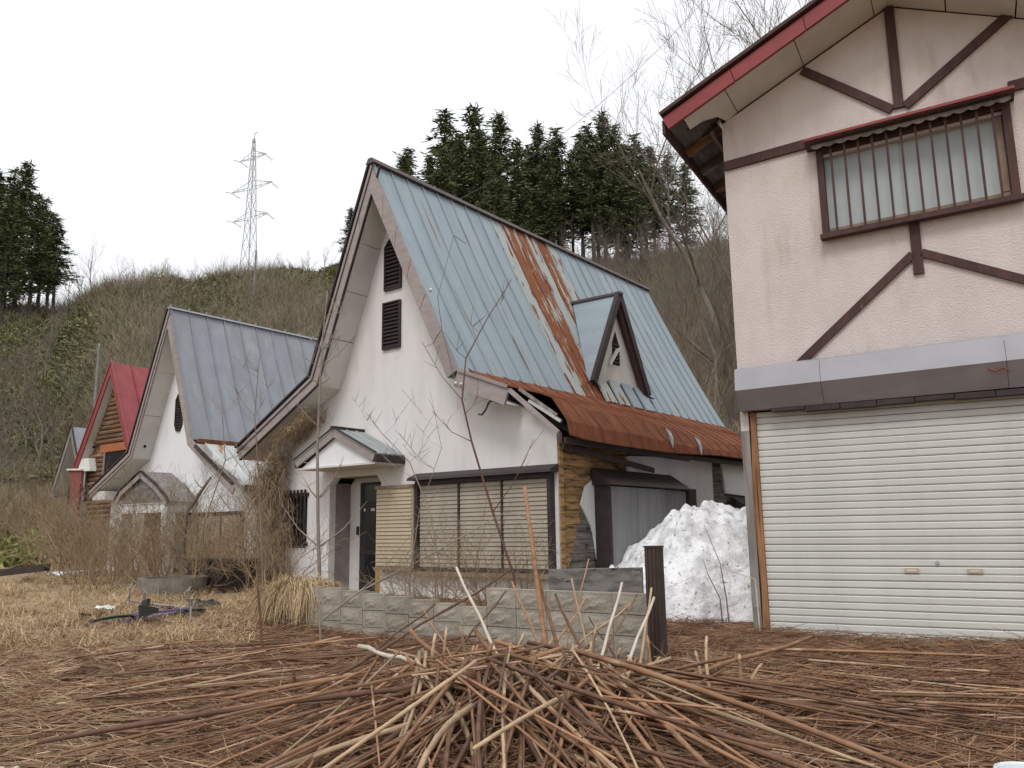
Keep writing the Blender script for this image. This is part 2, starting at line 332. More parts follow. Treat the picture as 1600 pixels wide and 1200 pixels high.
def edge_strip(root, pts, y0, y1, off, th, m, name):
    """thin metal strip lying along a polyline of (x,z), offset outwards"""
    mb = MB()
    for a, b in zip(pts[:-1], pts[1:]):
        L = hypot(b[0] - a[0], b[1] - a[1]); nx, nz = -(b[1] - a[1]) / L, (b[0] - a[0]) / L
        if nz < 0: nx, nz = -nx, -nz
        f = lambda q, o, y: (q[0] + nx * o, y, q[1] + nz * o)
        mb.hexa([f(a, off, y0), f(b, off, y0), f(b, off, y1), f(a, off, y1)], [f(a, off + th, y0), f(b, off + th, y0), f(b, off + th, y1), f(a, off + th, y1)])
    return mb.build(name, m, root)
def soffit(root, p, q, y0, y1, off, n, m='soffit'):
    L = hypot(q[0] - p[0], q[1] - p[1]); ux, uz = (q[0] - p[0]) / L, (q[1] - p[1]) / L; nx, nz = uz, -ux
    if nz > 0: nx, nz = -nx, -nz
    for i in range(n):
        a = lerp(p, q, i / n); b = lerp(p, q, (i + 1) / n - .006)
        A = [(a[0] + nx * off, y0, a[1] + nz * off), (b[0] + nx * off, y0, b[1] + nz * off), (b[0] + nx * off, y1, b[1] + nz * off), (a[0] + nx * off, y1, a[1] + nz * off)]
        MB().hexa(A, [(x + nx * .012, y, z + nz * .012) for x, y, z in A]).build('soffit_panel', m, root)
def louver(root, poly, y, n, m='dark_trim', name='louver'):
    """slatted vent: frame along a polygon of (x,z) and n tilted slats clipped to it"""
    cx = sum(q[0] for q in poly) / len(poly); cz = sum(q[1] for q in poly) / len(poly)
    inner = [(q[0] + (cx - q[0]) * .12, q[1] + (cz - q[1]) * .06) for q in poly]
    fr = MB().wall(poly, [inner[::-1]], y - .05, y).build(name, m, root)
    MB().wall(inner, [], y - .008, y - .002).build('backing', 'black', fr)
    z0, z1 = min(q[1] for q in inner), max(q[1] for q in inner)
    for i in range(n):
        z = z0 + (z1 - z0) * (i + .5) / n; xs = []
        for a, b in zip(inner, inner[1:] + inner[:1]):
            if (a[1] - z) * (b[1] - z) < 0: xs.append(a[0] + (b[0] - a[0]) * (z - a[1]) / (b[1] - a[1]))
        if len(xs) < 2: continue
        x0, x1 = min(xs), max(xs); h = (z1 - z0) / n
        MB().hexa([(x0, y - .045, z - h * .35), (x1, y - .045, z - h * .35), (x1, y - .045, z - h * .15), (x0, y - .045, z - h * .15)],
                  [(x0, y - .012, z + h * .2), (x1, y - .012, z + h * .2), (x1, y - .012, z + h * .4), (x0, y - .012, z + h * .4)]).build('slat', m, fr)
    return fr
def slat_shutter(root, x0, x1, y, z0, z1, n, m, name='rain_shutter', joined=False):
    fr = MB().box(x0, x1, y, y + .03, z0, z1).build(name, m, root); h = (z1 - z0) / n; acc = MB()
    me = None
    for i in range(n):
        z = z0 + h * i
        def one(mb, z):
            return mb.hexa([(x0 + .01, y - .022, z + h * .06), (x1 - .01, y - .022, z + h * .06), (x1 - .01, y - .001, z + h * .0), (x0 + .01, y - .001, z + h * .0)],
                           [(x0 + .01, y - .010, z + h * .80), (x1 - .01, y - .010, z + h * .80), (x1 - .01, y - .001, z + h * .86), (x0 + .01, y - .001, z + h * .86)])
        if joined: one(acc, z)
        else:
            if me is None: me = one(MB(), 0).mesh('slat'); me.materials.append(MATS[m])
            o = link('slat', me, fr); o.location = (0, 0, z)
    if joined: acc.build('slat_face', m, fr)
    return fr
def gable_canopy(root, ax, az, lx, lz, rx, rz, y0, m_roof, m_trim='fascia', tym='stucco_white'):
    """small gabled porch roof, front at y0 (negative), back at the wall"""
    c = MB().wall([(lx + .1, lz - .14), (rx - .1, rz - .14), (ax, az - .13)], [], y0 + .06, y0 + .1).build('tympanum', tym, root)
    for (px, pz), nm in (((lx, lz), 'canopy_roof'), ((rx, rz), 'canopy_roof')):
        L = hypot(px - ax, pz - az); nx, nz = abs(pz - az) / L * (1 if px > ax else -1), abs(px - ax) / L
        A = [(ax, y0 - .03, az), (px, y0 - .03, pz), (px, -.002, pz), (ax, -.002, az)]
        r = MB().hexa(A, [(x + nx * .03, y, z + nz * .03) for x, y, z in A]).build(nm, m_roof, root)
        for k in range(1, 3):
            yy = y0 * k / 3
            B = [(ax, yy, az), (px, yy, pz), (px, yy + .02, pz), (ax, yy + .02, az)]
            MB().hexa([(x + nx * .031, y, z + nz * .031) for x, y, z in B], [(x + nx * .05, y, z + nz * .05) for x, y, z in B]).build('seam', m_roof, r)
        fascia_run(root, (ax, az - .01), (px, pz - .01), y0 - .02, .12, 1, m_trim, .04, name='bargeboard')
        edge_strip(root, [(ax, az), (px, pz)], y0 - .05, y0 + .02, .032, .02, 'dark_trim', 'edge_trim')
        MB().box(px - .03, px + .03, y0, -.002, pz - .13, pz - .015).build('eave_board', 'dark_trim', root)
    MB().box(ax - .05, ax + .05, y0 - .06, -.004, az + .02, az + .07).build('ridge_cap', 'dark_trim', root)
    MB().box(lx + .03, rx - .03, y0 + .02, -.003, min(lz, rz) - .17, min(lz, rz) - .135).build('canopy_soffit', 'soffit', root)
RZ = -(pi / 2 - TA)
def offset_poly(pts, off):
    """offset a left-to-right (x,z) polyline inwards (below it), mitred at the corners"""
    n = len(pts); N = []
    for a, b in zip(pts[:-1], pts[1:]):
        L = hypot(b[0] - a[0], b[1] - a[1]); N.append(((b[1] - a[1]) / L, -(b[0] - a[0]) / L))
    out = []
    for i in range(n):
        if i == 0: m = N[0]
        elif i == n - 1: m = N[-1]
        else:
            a, b = N[i - 1], N[i]; k = 1 + a[0] * b[0] + a[1] * b[1]; m = ((a[0] + b[0]) / k, (a[1] + b[1]) / k)
        out.append((pts[i][0] + m[0] * off, pts[i][1] + m[1] * off))
    return out
def run(root, name, m, pts, o0, o1, y0, y1, segs=1, gap=.004):
    """mitred boards along a polyline between two inward offsets; segs boards per straight"""
    A, B = offset_poly(pts, o0), offset_poly(pts, o1)
    for i in range(len(pts) - 1):
        n = segs[i] if hasattr(segs, '__len__') else segs
        for k in range(n):
            t0, t1 = k / n, (k + 1) / n - (gap if k < n - 1 else 0)
            a, b, c, d = lerp(A[i], A[i + 1], t0), lerp(A[i], A[i + 1], t1), lerp(B[i], B[i + 1], t1), lerp(B[i], B[i + 1], t0)
            MB().hexa([(q[0], y0, q[1]) for q in (a, b, c, d)], [(q[0], y1, q[1]) for q in (a, b, c, d)]).build(name, m, root)

# ------------------------------------------------------------------ the blue-roofed chalet
def main_house():
    R = empty('chalet', (MO[0], MO[1], 0), RZ, 'white gabled chalet with rusting pale blue metal roof and sagging rusty eave', 'house', 'row of abandoned chalets')
    OV = -.6
    AP, KR, KL, EL = (-3.85, 8.48), (-1.61, 4.04), (-5.51, 4.39), (-7.91, 3.10)
    # front gable wall with door alcove and barred window
    door = [(-5.58, .02), (-4.10, .02), (-4.10, 2.26), (-4.24, 2.40), (-5.44, 2.40), (-5.58, 2.26)]
    bw = [(-7.02, 1.04), (-6.27, 1.04), (-6.27, 2.12), (-7.02, 2.12)]
    MB().wall([(0, -.1), (0, 2.88), (-.62, 3.36), (-1.72, 3.86), (-3.86, 8.1), (-5.62, 4.1), (-7.66, 3.02), (-7.66, -.1)], [door[::-1], bw[::-1]], 0, .16).build('wall', 'stucco', R)
    # alcove lining
    al = MB().wall([(-5.58, .0), (-4.10, .0), (-4.10, 2.26), (-4.24, 2.40), (-5.44, 2.40), (-5.58, 2.26)], [], .56, .60).build('alcove_back', 'stucco', R)
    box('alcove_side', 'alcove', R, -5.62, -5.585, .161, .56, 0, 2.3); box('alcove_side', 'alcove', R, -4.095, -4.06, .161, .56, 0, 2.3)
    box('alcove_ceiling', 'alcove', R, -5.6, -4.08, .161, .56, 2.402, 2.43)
    box('step', 'concrete', R, -5.57, -4.11, -.25, .55, -.1, .15)
    d = box('door', 'dark_trim', R, -5.22, -4.56, .50, .557, .15, 2.30)
    box('door_glass', 'glass_dark', d, -5.15, -4.76, .488, .499, .30, 1.80); box('transom_glass', 'glass_dark', d, -5.16, -4.62, .488, .499, 1.90, 2.25)
    box('stile', 'ochre', d, -4.73, -4.57, .480, .499, .15, 1.83); box('rail', 'dark_trim', d, -5.2, -4.735, .478, .499, .86, .93); box('rail', 'dark_trim', d, -5.2, -4.735, .478, .499, 1.81, 1.88)
    for xx in (-5.09, -4.88, -4.82): box('sticker', 'white_paint', d, xx, xx + .045, .482, .487, 1.72, 1.775)
    MB().tube([(-4.66, .475, .82), (-4.66, .42, .82), (-4.60, .42, .82)], .016, 6).build('door_handle', 'metal_brown', d)
    box('doorbell', 'metal_brown', R, -5.36, -5.30, .53, .559, 1.25, 1.42)
    box('wall_stain_patch', 'alcove', R, -7.4, -7.34, -.02, -.004, .3, .36)
    # other walls
    box('wall', 'stucco', R, -7.66, -7.5, .161, 10.6, -.1, 3.0); MB().wall([(-7.66, -.1), (0, -.1), (0, 2.8), (-1.7, 3.8), (-3.85, 8.1), (-5.6, 4.1), (-7.66, 3.0)], [], 10.6, 10.7).build('wall', 'stucco', R)
    MB().wall([(.17, -.1), (10.59, -.1), (10.59, 2.75), (.17, 2.75)], [], -.16, -.03, 'yz').build('wall', 'plank_grey', R)
    # barred window
    box('window_glass', 'glass_dark', R, -7.02, -6.27, .10, .12, 1.04, 2.12)
    for xx in np.linspace(-7.0, -6.29, 7): box('window_bar', 'dark_trim', R, xx - .018, xx + .018, -.07, -.035, 1.0, 2.2)
    box('bar_rail', 'dark_trim', R, -7.06, -6.22, -.035, -.002, 2.06, 2.13); box('bar_rail', 'dark_trim', R, -7.06, -6.22, -.035, -.002, 1.05, 1.11)
    # living room window: shutter box, rain shutters, hood and sill
    b = box('shutter_box', 'slat_tan', R, -4.06, -3.10, -.15, -.002, .66, 2.10); box('box_top', 'window_brown', b, -4.08, -3.085, -.18, -.001, 2.101, 2.16); box('box_sill', 'window_brown', b, -4.07, -3.09, -.19, -.001, .60, .659)
    slat_shutter(b, -4.05, -3.11, -.155, .68, 2.08, 20, 'slat_tan', 'shutter_panel')
    wr = MB().wall([(-3.085, .6), (-.06, .6), (-.06, 2.2), (-3.085, 2.2)], [[(-3.02, .66), (-3.02, 2.14), (-.13, 2.14), (-.13, .66)]], -.13, -.002).build('window_frame', 'dark_trim', R)
    xs = np.linspace(-3.02, -.13, 4)
    for i in range(3): slat_shutter(R, xs[i] + .012, xs[i + 1] - .012, -.06, .67, 2.13, 20, 'slat_beige')
    for i in (1, 2): box('mullion', 'dark_trim', wr, xs[i] - .018, xs[i] + .018, -.10, -.062, .661, 2.139)
    box('window_sill', 'window_brown', R, -3.11, -.03, -.17, -.001, .52, .598)
    MB().hexa([(-3.18, -.26, 2.22), (.02, -.26, 2.22), (.02, -.001, 2.22), (-3.18, -.001, 2.22)], [(-3.18, -.22, 2.27), (.02, -.22, 2.27), (.02, -.001, 2.36), (-3.18, -.001, 2.36)]).build('window_hood', 'dark_trim', R)
    # louvers
    louver(R, [(-4.08, 4.84), (-3.59, 4.84), (-3.59, 5.80), (-4.08, 5.80)], -.003, 12)
    louver(R, [(-4.05, 6.04), (-3.58, 6.04), (-3.58, 6.62), (-3.80, 7.10), (-3.92, 7.10), (-4.05, 6.95)], -.003, 12)
    # steep roof
    mats = [None] * 25
    for i in (2, 5, 18, 19): mats[i] = 'roof_streak'
    for i, mm in ((8, 'roof_patchy'), (9, 'roof_rusty'), (10, 'roof_rusty'), (11, 'roof_patchy'), (12, 'roof_rusty'), (13, 'roof_patchy')): mats[i] = mm
    for i in (20, 21): mats[i] = 'roof_streak'
    slope_panels(R, 'roof_panel', 'roof_blue', AP, KR, OV, 10.9, .455, bow=.06, mats=mats)
    slope_panels(R, 'roof_panel', 'roof_blue', AP, KL, OV, 10.9, .455)
    slope_panels(R, 'roof_panel', 'roof_blue', KL, EL, OV, 10.9, .455)
    MB().hexa([(-3.97, OV - .06, 8.50), (-3.73, OV - .06, 8.50), (-3.73, 10.95, 8.50), (-3.97, 10.95, 8.50)], [(-3.90, OV - .06, 8.61), (-3.80, OV - .06, 8.61), (-3.80, 10.95, 8.61), (-3.90, 10.95, 8.61)]).build('ridge_cap', 'ridge', R)
    # fascias
    PL = [EL, KL, AP, KR]
    run(R, 'fascia_board', 'fascia', PL, 0, .25, OV - .04, OV + .01, (3, 5, 6))
    run(R, 'edge_trim', 'dark_trim', PL[:3], -.07, -.034, OV - .07, OV + .02); run(R, 'edge_trim', 'dark_trim', PL[:3], .075, .10, OV - .055, OV - .041)
    run(R, 'edge_trim', 'dark_trim', PL[:3], .251, .275, OV - .035, OV + .01)
    MB().hexa([(EL[0], OV - .04, EL[1]), (EL[0] + .42, OV - .04, EL[1] - .05), (EL[0] + .5, OV - .04, EL[1] + .0), (EL[0] + .2, OV - .04, EL[1] + .11)],
              [(EL[0], 10.8, EL[1]), (EL[0] + .42, 10.8, EL[1] - .05), (EL[0] + .5, 10.8, EL[1]), (EL[0] + .2, 10.8, EL[1] + .11)]).build('eave_board', 'fascia', R)
    fascia_run(R, (KR[0] + .02, KR[1] - .02), (-.49, 3.58), OV - .04, .28, 1); fascia_run(R, (KR[0] + .05, KR[1] + .02), (-.49, 3.64), OV - .075, .055, 1, th=.034)
    # soffits
    run(R, 'soffit_panel', 'soffit', PL, .24, .252, OV + .012, -.002, (3, 4, 4), .006)
    soffit(R, (KR[0], KR[1]), (-.55, 3.58), OV + .012, -.002, .24, 1)
    # torn eave end: loose struts
    MB().bar((-.49, OV - .02, 3.56), (.37, OV + .1, 2.80), .05, .07).build('loose_strut', 'fascia', R)
    MB().bar((-.45, OV + .2, 3.60), (.25, OV + .25, 3.10), .04, .05).build('loose_strut', 'post_grey', R)
    MB().bar((-.4, -.2, 3.42), (.22, -.18, 3.02), .05, .05).build('loose_strut', 'white_paint', R)
    MB().bar((-.42, -.1, 3.28), (.3, -.05, 2.88), .05, .08).build('loose_strut', 'black', R)
    # sagging rusty lower roof on the near side
    n = 23; y0, y1 = -.32, 11.0; wd = (y1 - y0) / n
    def prof(y, k):
        fz = float(np.interp(y, [-.6, .95, 2.8, 5.7, 8.1, 11], [3.50, 3.37, 3.34, 3.20, 3.18, 3.2])); bz = float(np.interp(y, [-.6, -.2, 1.0, 1.9, 4, 6.9, 11], [2.86, 2.72, 2.68, 2.70, 2.74, 2.80, 2.85]))
        P = [(-1.66, 4.10), (-1.3, 3.86), (-.6, 3.60 + .25 * (fz - 3.35)), (-.05, fz), (.14, fz - .07), (.30, fz - .28), (.42, (fz + bz) / 2 - .1), (.47, bz)]
        s_ = .03 * sin(y * 1.1 + k); return [(x + s_ * (i / 7) * .8, z + .018 * sin(y * 1.3 + i) * (i > 1)) for i, (x, z) in enumerate(P)]
    for i in range(n):
        a, b = y0 + i * wd + .003, y0 + (i + 1) * wd - .003; A, B = prof(a, 0), prof(b, 0); mb = MB()
        if i == 0: A = [(x, z) for x, z in A]
        for k in range(len(A) - 1):
            q = [(A[k][0], a, A[k][1]), (B[k][0], b, B[k][1]), (B[k + 1][0], b, B[k + 1][1]), (A[k + 1][0], a, A[k + 1][1])]
            mb.hexa(q, [(x + .012, y, z + .014) for x, y, z in q])
            q2 = [(A[k][0] + .013, a, A[k][1] + .015), (A[k][0] + .013, a + .028, A[k][1] + .015), (A[k + 1][0] + .013, a + .028, A[k + 1][1] + .015), (A[k + 1][0] + .013, a, A[k + 1][1] + .015)]
            mb.hexa(q2, [(x + .012, y, z + .012) for x, y, z in q2])
        mb.build('rusty_roof_panel', 'rust', R)
    for yy, zz in ((3.15, 3.02), (4.45, 2.96)):                  # two curled tears in the rusty sheet
        MB().add([(.40, yy, zz + .18), (.42, yy + .2, zz + .12), (.47, yy + .17, zz - .22), (.52, yy + .1, zz - .05)], [(0, 1, 3), (1, 2, 3), (0, 3, 2)]).build('torn_flap', 'roof_pale', R)
        MB().add([(.39, yy - .02, zz + .2), (.44, yy + .14, zz + .1), (.46, yy + .1, zz - .06), (.45, yy, zz + .02)], [(0, 1, 2, 3)]).build('tear_hole', 'black', R)
    MB().hexa([(-1.5, -.1, 3.78), (-.1, -.1, 3.20), (-.1, 10.6, 3.05), (-1.5, 10.6, 3.7)], [(-1.5, -.1, 3.82), (-.1, -.1, 3.24), (-.1, 10.6, 3.09), (-1.5, 10.6, 3.74)]).build('roof_boarding', 'black', R)  # thin underside board, painted black to stand in for shade beneath the rusty sheets
    MB().bar((.33, -.25, 2.70), (.36, 4.2, 2.66), .05, .10).build('eave_batten', 'dark_trim', R); MB().bar((.30, 4.1, 2.70), (.33, 10.8, 2.74), .06, .09).build('eave_batten', 'dark_trim', R)
    MB().bar((.12, .0, 2.64), (.20, 3.0, 2.38), .03, .10).build('hanging_gutter', 'metal_brown', R)
    # exposed board wall on the near side
    zb = .18; i = 0
    while zb < 2.74:
        h = random.uniform(.105, .13); ya = .14; top_ = min(zb + h, 2.75)
        yb = min(1.15, max(.18, .22 + (zb - .45) * .42 + random.uniform(-.05, .05))) if zb < 1.72 else None
        cuts = [(ya, yb, 'plank_yellow'), (yb, 1.3, 'plank_grey'), (1.3, 2.27, 'plank_yellow')] if yb else [(ya, j1 := random.uniform(.7, 1.9), 'plank_yellow'), (j1, 2.27, 'plank_yellow')]
        for y_a, y_b, mm in cuts: box('board', mm, R, -.028, random.uniform(-.006, .012), y_a + .003, y_b - .003, zb + .003, top_ - .003)
        zb += h
    box('corner_post', 'plank_yellow', R, -.02, .03, .03, .135, .1, 2.7)
    MB().wall([(2.28, .0), (6.05, .0), (6.05, 2.80), (2.28, 2.62)], [], .0, .05, 'yz').build('stucco_sheet', 'stucco_white', R)
    MB().wall([(.62, 1.70), (.78, 2.02), (1.12, 2.18), (1.12, .72), (1.0, 1.2), (.93, 1.35)], [], .014, .045, 'yz').build('stucco_sheet', 'stucco_white', R)
    MB().wall([(6.75, 2.05), (8.4, 2.0), (8.4, 2.78), (6.6, 2.78)], [], .0, .05, 'yz').build('stucco_sheet', 'stucco_white', R)
    for k in range(12): box('board', 'plank_grey', R, -.028, random.uniform(0, .015), 6.06, 6.75, .6 + .17 * k, .6 + .17 * k + .16)
    MB().wall([(.15, -.1), (.65, -.1), (.52, .5), (.3, .62)], [], .015, .05, 'yz').build('stucco_sheet', 'plank_yellow', R)
    box('foundation', 'concrete', R, .06, .10, .1, 10.6, -.15, .16)
    # shutter cabinet on the side wall
    cb = empty('storm_cabinet', (0, 0, 0), 0, None, None); cb.parent = R
    for a, b, xo in ((1.13, 2.13, .30), (2.14, 3.18, .30), (3.19, 4.42, .16)): box('cabinet_panel', 'cabinet_grey', cb, .052, xo, a + .003, b - .003, .2, 2.02)
    box('cabinet_post', 'dark_trim', cb, .05, .34, 1.05, 1.125, .1, 2.08); box('cabinet_post', 'dark_trim', cb, .05, .24, 4.43, 4.75, .1, 2.04)
    MB().hexa([(.05, .98, 2.04), (.46, .98, 2.04), (.46, 4.0, 2.04), (.05, 4.0, 2.04)], [(.05, .98, 2.34), (.40, .98, 2.10), (.40, 4.0, 2.10), (.05, 4.0, 2.34)]).build('cabinet_hood', 'dark_trim', cb)
    box('cabinet_rail', 'dark_trim', cb, .05, .22, 3.9, 4.8, 2.042, 2.075)
    MB().hexa([(.05, 7.0, 1.55), (.6, 7.0, 1.5), (.6, 8.9, 1.5), (.05, 8.9, 1.55)], [(.05, 7.0, 1.98), (.5, 7.0, 1.72), (.5, 8.9, 1.72), (.05, 8.9, 1.98)]).build('side_hood', 'dark_trim', R)
    # dormer
    D = empty('dormer', (0, 0, 0), 0, None, None); D.parent = R
    xa, xb, yc, hw, zb_, zt = -1.72, -2.97, 5.26, 1.22, 4.50, 6.70
    xr = lambda z: -3.85 + (8.48 - z) / 1.982
    MB().add([(xa - .12, yc - hw + .12, zb_ + .1), (xa - .12, yc + hw - .12, zb_ + .1), (xa - .12, yc, zt - .2), (xa - .3, yc - hw + .12, zb_ + .1), (xa - .3, yc + hw - .12, zb_ + .1), (xa - .3, yc, zt - .2)], [(0, 1, 2), (3, 5, 4), (0, 3, 4, 1), (1, 4, 5, 2), (2, 5, 3, 0)]).build('gable_wall', 'soffit', D)
    for sgn in (-1, 1):
        for k in range(3):                                       # three sheets on each cheek
            t0, t1 = k / 3, (k + 1) / 3
            def pt(t, s):  # s: 0 eave side, 1 ridge; t: front..back
                zf, yf = (zb_, yc + sgn * hw) if s == 0 else (zt, yc)
                xback = xr(zf) + .0
                return (xa + (xback - xa) * t, yf, zf)
            q = [pt(t0, 0), pt(t1, 0), pt(t1, 1), pt(t0, 1)]
            MB().hexa(q, [(x, y + sgn * .02, z + .012) for x, y, z in q]).build('dormer_sheet', 'roof_blue', D)
        a, b = Vector((xa + .04, yc + sgn * (hw + .05), zb_ - .05)), Vector((xa + .04, yc, zt + .04))
        MB().bar(a, b, .16, .10, (1, 0, 0)).build('bargeboard', 'dark_trim', D)
        MB().bar(a + Vector((-.06, -sgn * .12, .02)), b + Vector((-.06, 0, -.24)), .1, .08, (1, 0, 0)).build('bargeboard', 'timber', D)
        MB().bar(a + Vector((.0, sgn * .25, -.04)), a + Vector((-.02, -sgn * .06, .0)), .05, .02).build('foot_flashing', 'dark_trim', D)
    MB().bar((xa + .12, yc, zt + .04), (xb - .1, yc, zt + .04), .14, .06).build('ridge_cap', 'ridge', D)
    lv = [(yc - .13, 5.05), (yc + .17, 5.05), (yc + .17, 5.55), (yc + .02, 5.85), (yc - .13, 5.55)]
    MB().wall(lv, [], xa - .118, xa - .105, 'yz').build('vent', 'black', D)
    for k in range(6): MB().box(xa - .104, xa - .08, yc - .12, yc + .16, 5.08 + k * .085, 5.12 + k * .085).build('slat', 'dark_trim', D)
    MB().add([(xa - .07, yc - .38, 5.02), (xa - .05, yc - .3, 5.0), (xa - .02, yc + .13, 5.48), (xa - .04, yc - .1, 5.40)], [(0, 1, 2, 3)]).build('torn_sheet', 'soffit', D)
    for k, yy in enumerate(np.linspace(yc - 1.0, yc + .8, 4)):
        MB().hexa([(xa - .12, yy, zb_ + .12), (xa - .12, yy + .44, zb_ + .12), (-1.52, yy + .44, 4.02), (-1.52, yy, 4.02)], [(xa - .10, yy, zb_ + .15), (xa - .10, yy + .44, zb_ + .15), (-1.49, yy + .44, 4.05), (-1.49, yy, 4.05)]).build('apron_sheet', 'roof_patchy' if k in (0, 1) else 'roof_blue', D)
    # wire brackets on the gable
    MB().tube([(-1.30, -.02, 3.55), (-1.30, -.14, 3.5), (-1.33, -.2, 3.36), (-1.42, -.2, 3.28), (-1.5, -.18, 3.3)], .02, 6).build('wire_hook', 'wire', R)
    for q in ((-2.2, -.68, 5.55), (-1.62, -.68, 3.78), (-1.5, -.68, 3.75)): MB().tube([q, (q[0] + .06, q[1] - .05, q[2] + .02)], [.03, .022], 6).build('insulator', 'white_paint', R)
    gable_canopy(R, -4.62, 3.24, -5.74, 2.70, -3.48, 2.70, -.75, 'canopy_metal')
    MB().tube([(-1.58, -.7, 3.78), (-1.9, -.7, 4.8), (-2.0, -.7, 5.4), (-2.4, .2, 6.9), (-2.7, .9, 7.0)], .008, 4).build('cable', 'wire', R)
    return R
main_house()

# ------------------------------------------------------------------ the grey-roofed chalet
def grey_house():
    W = np.array([-10.46, 24.4]); zt = 8.13
    # local origin under the front apex; y = 0 is the gable overhang's front edge, wall at y = .6
    R = empty('chalet', (W[0], W[1], 0), RZ, 'white gabled chalet with plain grey standing-seam roof', 'house', 'row of abandoned chalets')
    AP, KR, ER, KL, EL = (0, zt), (1.62, zt - 4.15), (3.80, zt - 5.60), (-1.82, zt - 4.3), (-4.16, zt - 5.39)
    wy = .6
    alc = [(-1.80, .0), (-.40, .0), (-.40, 2.02), (-.52, 2.16), (-1.68, 2.16), (-1.80, 2.02)]
    sw = [(-3.2, .95), (-2.5, .95), (-2.5, 1.95), (-3.2, 1.95)]
    MB().wall([(3.46, -.1), (3.46, 2.35), (3.2, 2.62), (KR[0], KR[1] - .2), (0, zt - .4), (KL[0], KL[1] - .2), (-3.9, 2.6), (-3.9, -.1)], [alc[::-1], sw[::-1]], wy, wy + .16).build('wall', 'stucco_white', R)
    MB().wall([(-3.9, -.1), (3.46, -.1), (3.46, 2.2), (KR[0], KR[1] - .2), (0, zt - .4), (KL[0], KL[1] - .2), (-3.9, 2.6)], [], 10.2, 10.3).build('wall', 'stucco_white', R)
    box('wall', 'stucco_white', R, 3.30, 3.46, wy + .161, 10.2, -.1, 2.1); box('wall', 'stucco_white', R, -3.9, -3.74, wy + .161, 10.2, -.1, 2.6)
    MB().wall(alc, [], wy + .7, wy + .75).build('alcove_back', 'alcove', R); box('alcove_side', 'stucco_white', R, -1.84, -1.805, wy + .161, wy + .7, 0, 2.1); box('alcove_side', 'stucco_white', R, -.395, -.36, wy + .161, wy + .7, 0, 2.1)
    box('window_glass', 'glass_dark', R, -3.21, -2.49, wy + .1, wy + .12, .94, 1.96)
    box('door', 'dark_trim', R, -1.5, -.7, wy + .66, wy + .699, .05, 1.95)
    slope_panels(R, 'roof_panel', 'roof_grey', AP, KR, 0, 10.4, .62, bow=.05, rib=.04); slope_panels(R, 'roof_panel', 'roof_grey', AP, KL, 0, 10.4, .62); slope_panels(R, 'roof_panel', 'roof_grey', KL, EL, 0, 10.4, .62)
    slope_panels(R, 'lower_roof_panel', 'roof_pale', (KR[0] + .05, KR[1] - .05), ER, .3, 10.3, .62, bow=.10)
    MB().bar((KR[0] + .12, .1, KR[1] - .02), (KR[0] + .12, 9.0, KR[1] - .05), .10, .10).build('snow_rail', 'rust', R)
    for k in range(17):
        yy = .02 + k * .612; MB().box(-.05, .05, yy, yy + .04, zt + .02, zt + .16).build('ridge_clip', 'post_grey', R)
    MB().hexa([(-.12, -.04, zt), (.12, -.04, zt), (.12, 10.4, zt), (-.12, 10.4, zt)], [(-.04, -.04, zt + .07), (.04, -.04, zt + .07), (.04, 10.4, zt + .07), (-.04, 10.4, zt + .07)]).build('ridge_cap', 'roof_grey', R)
    PL = [EL, KL, AP, KR, ER]
    run(R, 'fascia_board', 'fascia', PL, 0, .22, -.04, .01, (3, 5, 4, 3)); run(R, 'edge_trim', 'dark_trim', PL[:3], -.075, -.034, -.07, .02); run(R, 'edge_trim', 'dark_trim', PL[:3], .12, .15, -.055, -.041)
    run(R, 'soffit_panel', 'soffit', PL[:4], .21, .222, .012, wy - .002, (2, 3, 3), .006)
    for t in (.2, .93): q = lerp(AP, KL, t); MB().tube([(q[0] + .2, .3, q[1] - .09), (q[0] + .213, .3, q[1] - .096)], .05, 10).build('soffit_vent', 'black', R)
    MB().box(-4.0, -3.2, .02, wy, 2.45, 2.72).build('eave_box', 'soffit', R)
    louver(R, [(-.32, 4.62), (-.22, 4.42), (-.04, 4.42), (.08, 4.62), (.08, 5.30), (-.12, 5.58), (-.20, 5.58), (-.32, 5.40)], wy - .003, 14)
    # loose strip and drooping end of the lower roof
    MB().bar((KR[0] + .3, -.1, KR[1] - .2), (ER[0] - .1, -.02, ER[1] + .1), .05, .10).build('loose_strip', 'dark_trim', R); MB().bar((KR[0] + .9, .1, KR[1] - .5), (ER[0] - .3, .15, ER[1] + .42), .03, .16).build('loose_strip', 'white_paint', R)
    MB().bar((ER[0] + .02, .25, ER[1] + .0), (ER[0] + .02, 10.3, ER[1]), .07, .16).build('eave_board', 'dark_trim', R)
    # shutters
    xs = [-.50, .14, 1.27, 2.40, 3.33]
    for i in range(4):
        slat_shutter(R, xs[i] + .02, xs[i + 1] - .02, wy - .05, .33, 1.83, 22, 'brick_shutter', joined=True)
        box('mullion', 'dark_trim', R, xs[i] - .02, xs[i] + .02, wy - .09, wy - .002, .3, 1.86)
    box('mullion', 'dark_trim', R, 3.31, 3.38, wy - .09, wy - .002, .3, 1.86); box('window_head', 'dark_trim', R, -.54, 3.42, wy - .12, wy - .002, 1.862, 1.93); box('window_sill', 'dark_trim', R, -.54, 3.42, wy - .12, wy - .002, .22, .298)
    box('corner_pier', 'stucco_white', R, 3.465, 4.12, wy + .1, wy + .6, -.1, 2.0)
    # curved porch canopy
    P = [(-1.75, 2.35), (-1.5, 2.62), (-.40, 3.14), (.45, 2.72), (1.0, 2.36), (1.12, 2.22)]
